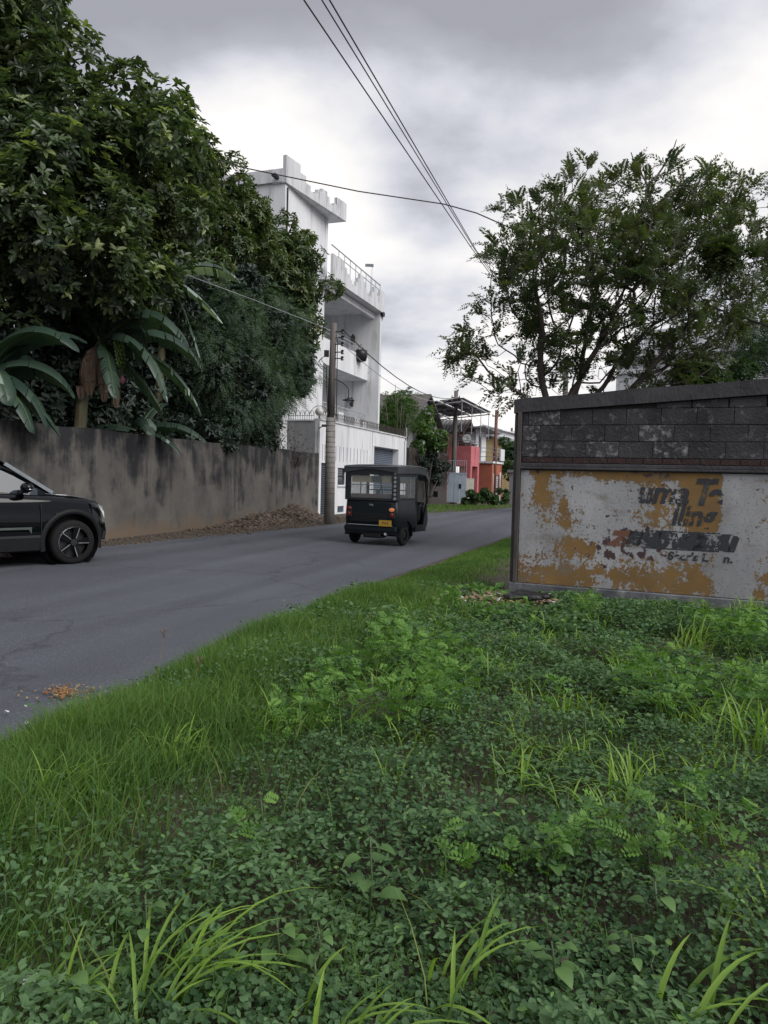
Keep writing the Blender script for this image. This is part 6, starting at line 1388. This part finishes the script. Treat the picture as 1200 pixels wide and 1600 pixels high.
def tuft(label,px,py,nb,L,Wd,spread=.05,lean=.9,az=None,z=.0,base=None):
    p=base or gpt(px,py,.05); p=Vector((p[0],p[1],gh(p[0],p[1]).item())); L=L*1.35; Wd=Wd*1.15; n=int(nb*1.3); a=RNG.uniform(0,2*PI,n) if az is None else RNG.normal(az,.7,n); l=RNG.uniform(.3,1.1,n)*lean
    o_=RNG.normal(0,spread,(n,2)); pos=np.stack([o_[:,0],o_[:,1],np.full(n,-.005)],1); LL=L*RNG.uniform(.55,1.1,n); seg=7
    w=np.stack([-np.sin(a),np.cos(a),np.zeros(n)],1)*Wd*.5*RNG.uniform(.7,1.1,n)[:,None]; rows=[]
    for k in range(seg+1):
        f=k/seg; hor=l*f**1.7; ver=f*1.0-(l*.62)*f**2.6; c=pos+np.stack([np.cos(a)*hor,np.sin(a)*hor,ver],1)*LL[:,None]; wf=(math.sin(PI*min(1,.18+f*.82))**.8) if k<seg else 0
        fold=np.array([0,0,1])*Wd*.18*wf
        rows+=[c-w*wf,c-fold,c+w*wf] if k<seg else [c]
    v=np.stack(rows,1).reshape(-1,3); m=3*seg+1; k=np.arange(n)[:,None]*m; q=[]
    for j in range(seg-1): q+=[k+np.array([[3*j,3*j+1,3*j+4,3*j+3]]),k+np.array([[3*j+1,3*j+2,3*j+5,3*j+4]])]
    t=[k+np.array([[3*seg-3,3*seg-2,3*seg]]),k+np.array([[3*seg-2,3*seg-1,3*seg]])]
    o=np_mesh('grass_tuft',v,[np.concatenate(q),np.concatenate(t)],LM['lush'],None,np.repeat(np.clip(RNG.normal(.45,.2,n),0,1),m),smooth=True); o.location=p; tag(o,label,'grass tuft','lush grass tufts standing in the weeds'); return o
for a in (
 ('large bright grass tuft near the bottom, left of centre',245,1590,26,.27,.011,.07,1.15,.5),('bright grass blades arching along the bottom edge below centre',520,1640,10,.24,.012,.08,1.3,.3),
 ('bright arching tuft in the bottom foreground right of centre',720,1560,7,.22,.012,.06,1.25,.2),('long arching blade pair in the bottom right corner',1060,1640,6,.27,.013,.06,1.3,.3),('upright blades near the bottom right edge',1130,1500,4,.24,.010,.03,.7,None),
 ('pale arching grass at the lower right edge of the picture',1190,1510,6,.28,.012,.05,1.0,2.8),('lush tuft standing right of the lot centre',1050,1130,26,.26,.009,.08,.9,None),('tall tuft at the right edge in the middle distance',1165,1180,30,.32,.010,.10,.8,None),
 ('light green tuft in the middle of the weeds',760,1080,22,.26,.009,.08,.9,.4),('arching tuft left of the middle of the weeds',630,1100,20,.26,.009,.08,.9,.4),('arching tuft in the centre of the lot below the trash heap',840,1030,18,.26,.009,.08,.9,.2),
 ('tuft at the far side of the lot under the sign',1080,1010,18,.27,.010,.08,1.0,.2),('arching grass by the plinth at the right',1150,1000,18,.27,.010,.08,1.0,.2),('tuft close in front of the plinth middle',900,975,16,.26,.009,.09,1.0,.2),
 ('small tuft between the road grass and the weeds',520,1130,14,.20,.008,.05,.8,None),('tuft among the low grass at the left edge',90,1260,22,.24,.008,.07,.9,None),('tuft in the road grass at left centre',270,1190,22,.24,.007,.07,.9,None),
 ('thin tuft above the bottom tuft, left of centre',330,1400,8,.2,.009,.05,.9,None),('small bright tuft in the bottom left corner',90,1590,8,.2,.010,.05,1.0,.2),('small tuft leaning right beside the bare earth patch',980,1260,16,.22,.008,.06,.9,None)):
    tuft(*a)
# smaller scattered tufts
for k in range(130):
    y=random.uniform(2.8,8.4); x=edge_x(y)+.9+(min(y*.52,4.6)-edge_x(y)-.9)*random.random()**.6
    if behind(np.array([x]),np.array([y]),.2)[0]: continue
    o=tuft('x',0,0,random.randint(6,16),random.uniform(.14,.24),.008,.06,.9,None,base=(x,y,0)); o['label']='small scattered grass tuft standing in the weedy lot'; o['group']='small scattered grass tufts in the lot'
def weed(label,px,py,nl,Ls,h,base=None):
    p=base or gpt(px,py,.05); p=Vector((p[0],p[1],gh(p[0],p[1]).item())); t=thing('broadleaf_weed',label,'weed',p,0,'broad leaved weeds')
    st=MB(); st.tube([(0,0,0),(.01,.0,h*.5),(.0,.01,h)],[.005,.004,.003],5)
    for k in range(nl):
        a=k*2.4+random.uniform(-.3,.3); z=h*(.35+.65*k/max(1,nl-1)); l=Ls*random.uniform(.75,1.1)*(1.1-.4*k/nl); e=Vector((math.cos(a),math.sin(a),.25)); b=Vector((0,0,z)); pet=b+e*.03; st.tube([b,pet],.002,4)
        n=8; vs=[];fs=[]; s=Vector((-math.sin(a),math.cos(a),0)); tl=random.uniform(-.1,.3)
        for i in range(n+1):
            f=i/n; w=l*.38*math.sin(PI*f**.75)**.8 if 0<f<1 else 0; c=pet+Vector((math.cos(a),math.sin(a),0))*l*f+Vector((0,0,1))*(l*(.25+tl)*f-l*.55*f*f); vs+=[tuple(c-s*w+Vector((0,0,w*.25))),tuple(c),tuple(c+s*w+Vector((0,0,w*.25)))]
        for i in range(n): fs+=[(3*i,3*i+3,3*i+4,3*i+1),(3*i+1,3*i+4,3*i+5,3*i+2)]
        np_mesh('leaf',np.array(vs),[np.array(fs)],LM['weed'],t,np.full(len(vs),random.uniform(.1,.8)),smooth=True)
    st.build('stem',M['fruitstalk'],t,True)
for a in (('tall broad leaved weed left of centre near the bottom',575,1440,7,.085,.30),('broad leaved weed with rounded leaves near the bottom centre',430,1520,7,.065,.16),('leafy weed beside the bare earth patch',715,1330,6,.075,.18),
 ('wide leaved weed in the lower right middle',780,1360,6,.065,.16),('pale two leaved weed right of the bottom centre',860,1400,6,.08,.16),('broad leaved seedling in the low grass at the left',190,1360,6,.05,.08),('large leaved weed at the bottom left corner',100,1580,7,.075,.12),
 ('leafy weed left of centre between road grass and ground cover',545,1290,7,.07,.16),('low broad leaved weed at the lower left',330,1560,5,.05,.10),('weed with cupped leaves at the bottom right of centre',860,1560,6,.06,.14),('leafy weed at the base of the plinth left part',925,960,8,.09,.22),
 ('broad leaved weed by the trash heap',740,970,7,.08,.18),('weed climbing at the plinth right part',1100,975,8,.08,.22),('broad leaved seedling in the grass at the left edge',40,1350,5,.05,.08),('weed with wide leaves in the middle right of the lot',1010,1400,6,.07,.14)): weed(*a)
for k in range(80):
    y=1.9+6.2*random.random()**1.4; x=random.uniform(edge_x(y)+1.0,min(y*.5,4.4))
    if behind(np.array([x]),np.array([y]),.2)[0]: continue
    weed('small broad leaved weed scattered among the ground cover',0,0,random.randint(4,8),random.uniform(.03,.06),random.uniform(.07,.2),base=(x,y,0))
# tall seed stalks by road
for i,(px,py,h) in enumerate(((243,1075,.45),(298,1085,.30),(470,1015,.22))):
    p=gpt(px,py+20,.0); mb=MB(); mb.tube([(0,0,0),(.02,0,h*.5),(.05,0,h)],[.003,.002,.0015],4); t=thing('seed_stalk',['tallest dry seed stalk rising over the road edge','shorter dry seed stalk over the road edge','short seed stalk at the grass edge nearest the rickshaw'][i],'grass stalk',p); mb.build('stalk',M['straw'],t)
    mb=MB(); 
    for k in range(5): a=k*1.25; mb.tube([(.05,0,h-.01*k),(.05+.03*math.cos(a),.03*math.sin(a),h+.02)],[.003,.002],4)
    mb.build('seed_head',M['drybanana'],t)
# leaf litter and grit on the bare soil
n=5200; x,y=dens_pts(n,-2.8,5.5,1.3,9.3,1.3); k=inview(x,y)&(edge_w(x,y)>.1)&~behind(x,y,.05); x,y=x[k],y[k]; n=len(x)
o=stones('soil_grit',np.stack([x,y,gh(x,y)+.003],1),RNG.gamma(1.6,.004,n)+.003,M['stone'],None); tag(o,'pebbles and grit on the bare soil between the weeds','grit',kind='stuff')
n=4200; x,y=dens_pts(n,-2.8,5.5,1.3,9.3,1.3); k=inview(x,y)&(edge_w(x,y)>.02)&~behind(x,y,.05); x,y=x[k],y[k]; n=len(x); v,f=leaves(np.stack([x,y,gh(x,y)+.012+.02*RNG.random(n)],1),rdir(n,-.2,.2),nrmz(np.stack([RNG.normal(0,.4,n),RNG.normal(0,.4,n),np.ones(n)],1)),RNG.uniform(.015,.04,n),RNG.uniform(.008,.02,n)); o=np_mesh('leaf_litter',v,[f],LM['dry'],None,np.repeat(RNG.random(n),6)); tag(o,'dry brown leaf litter under the weeds','leaf litter',kind='stuff')
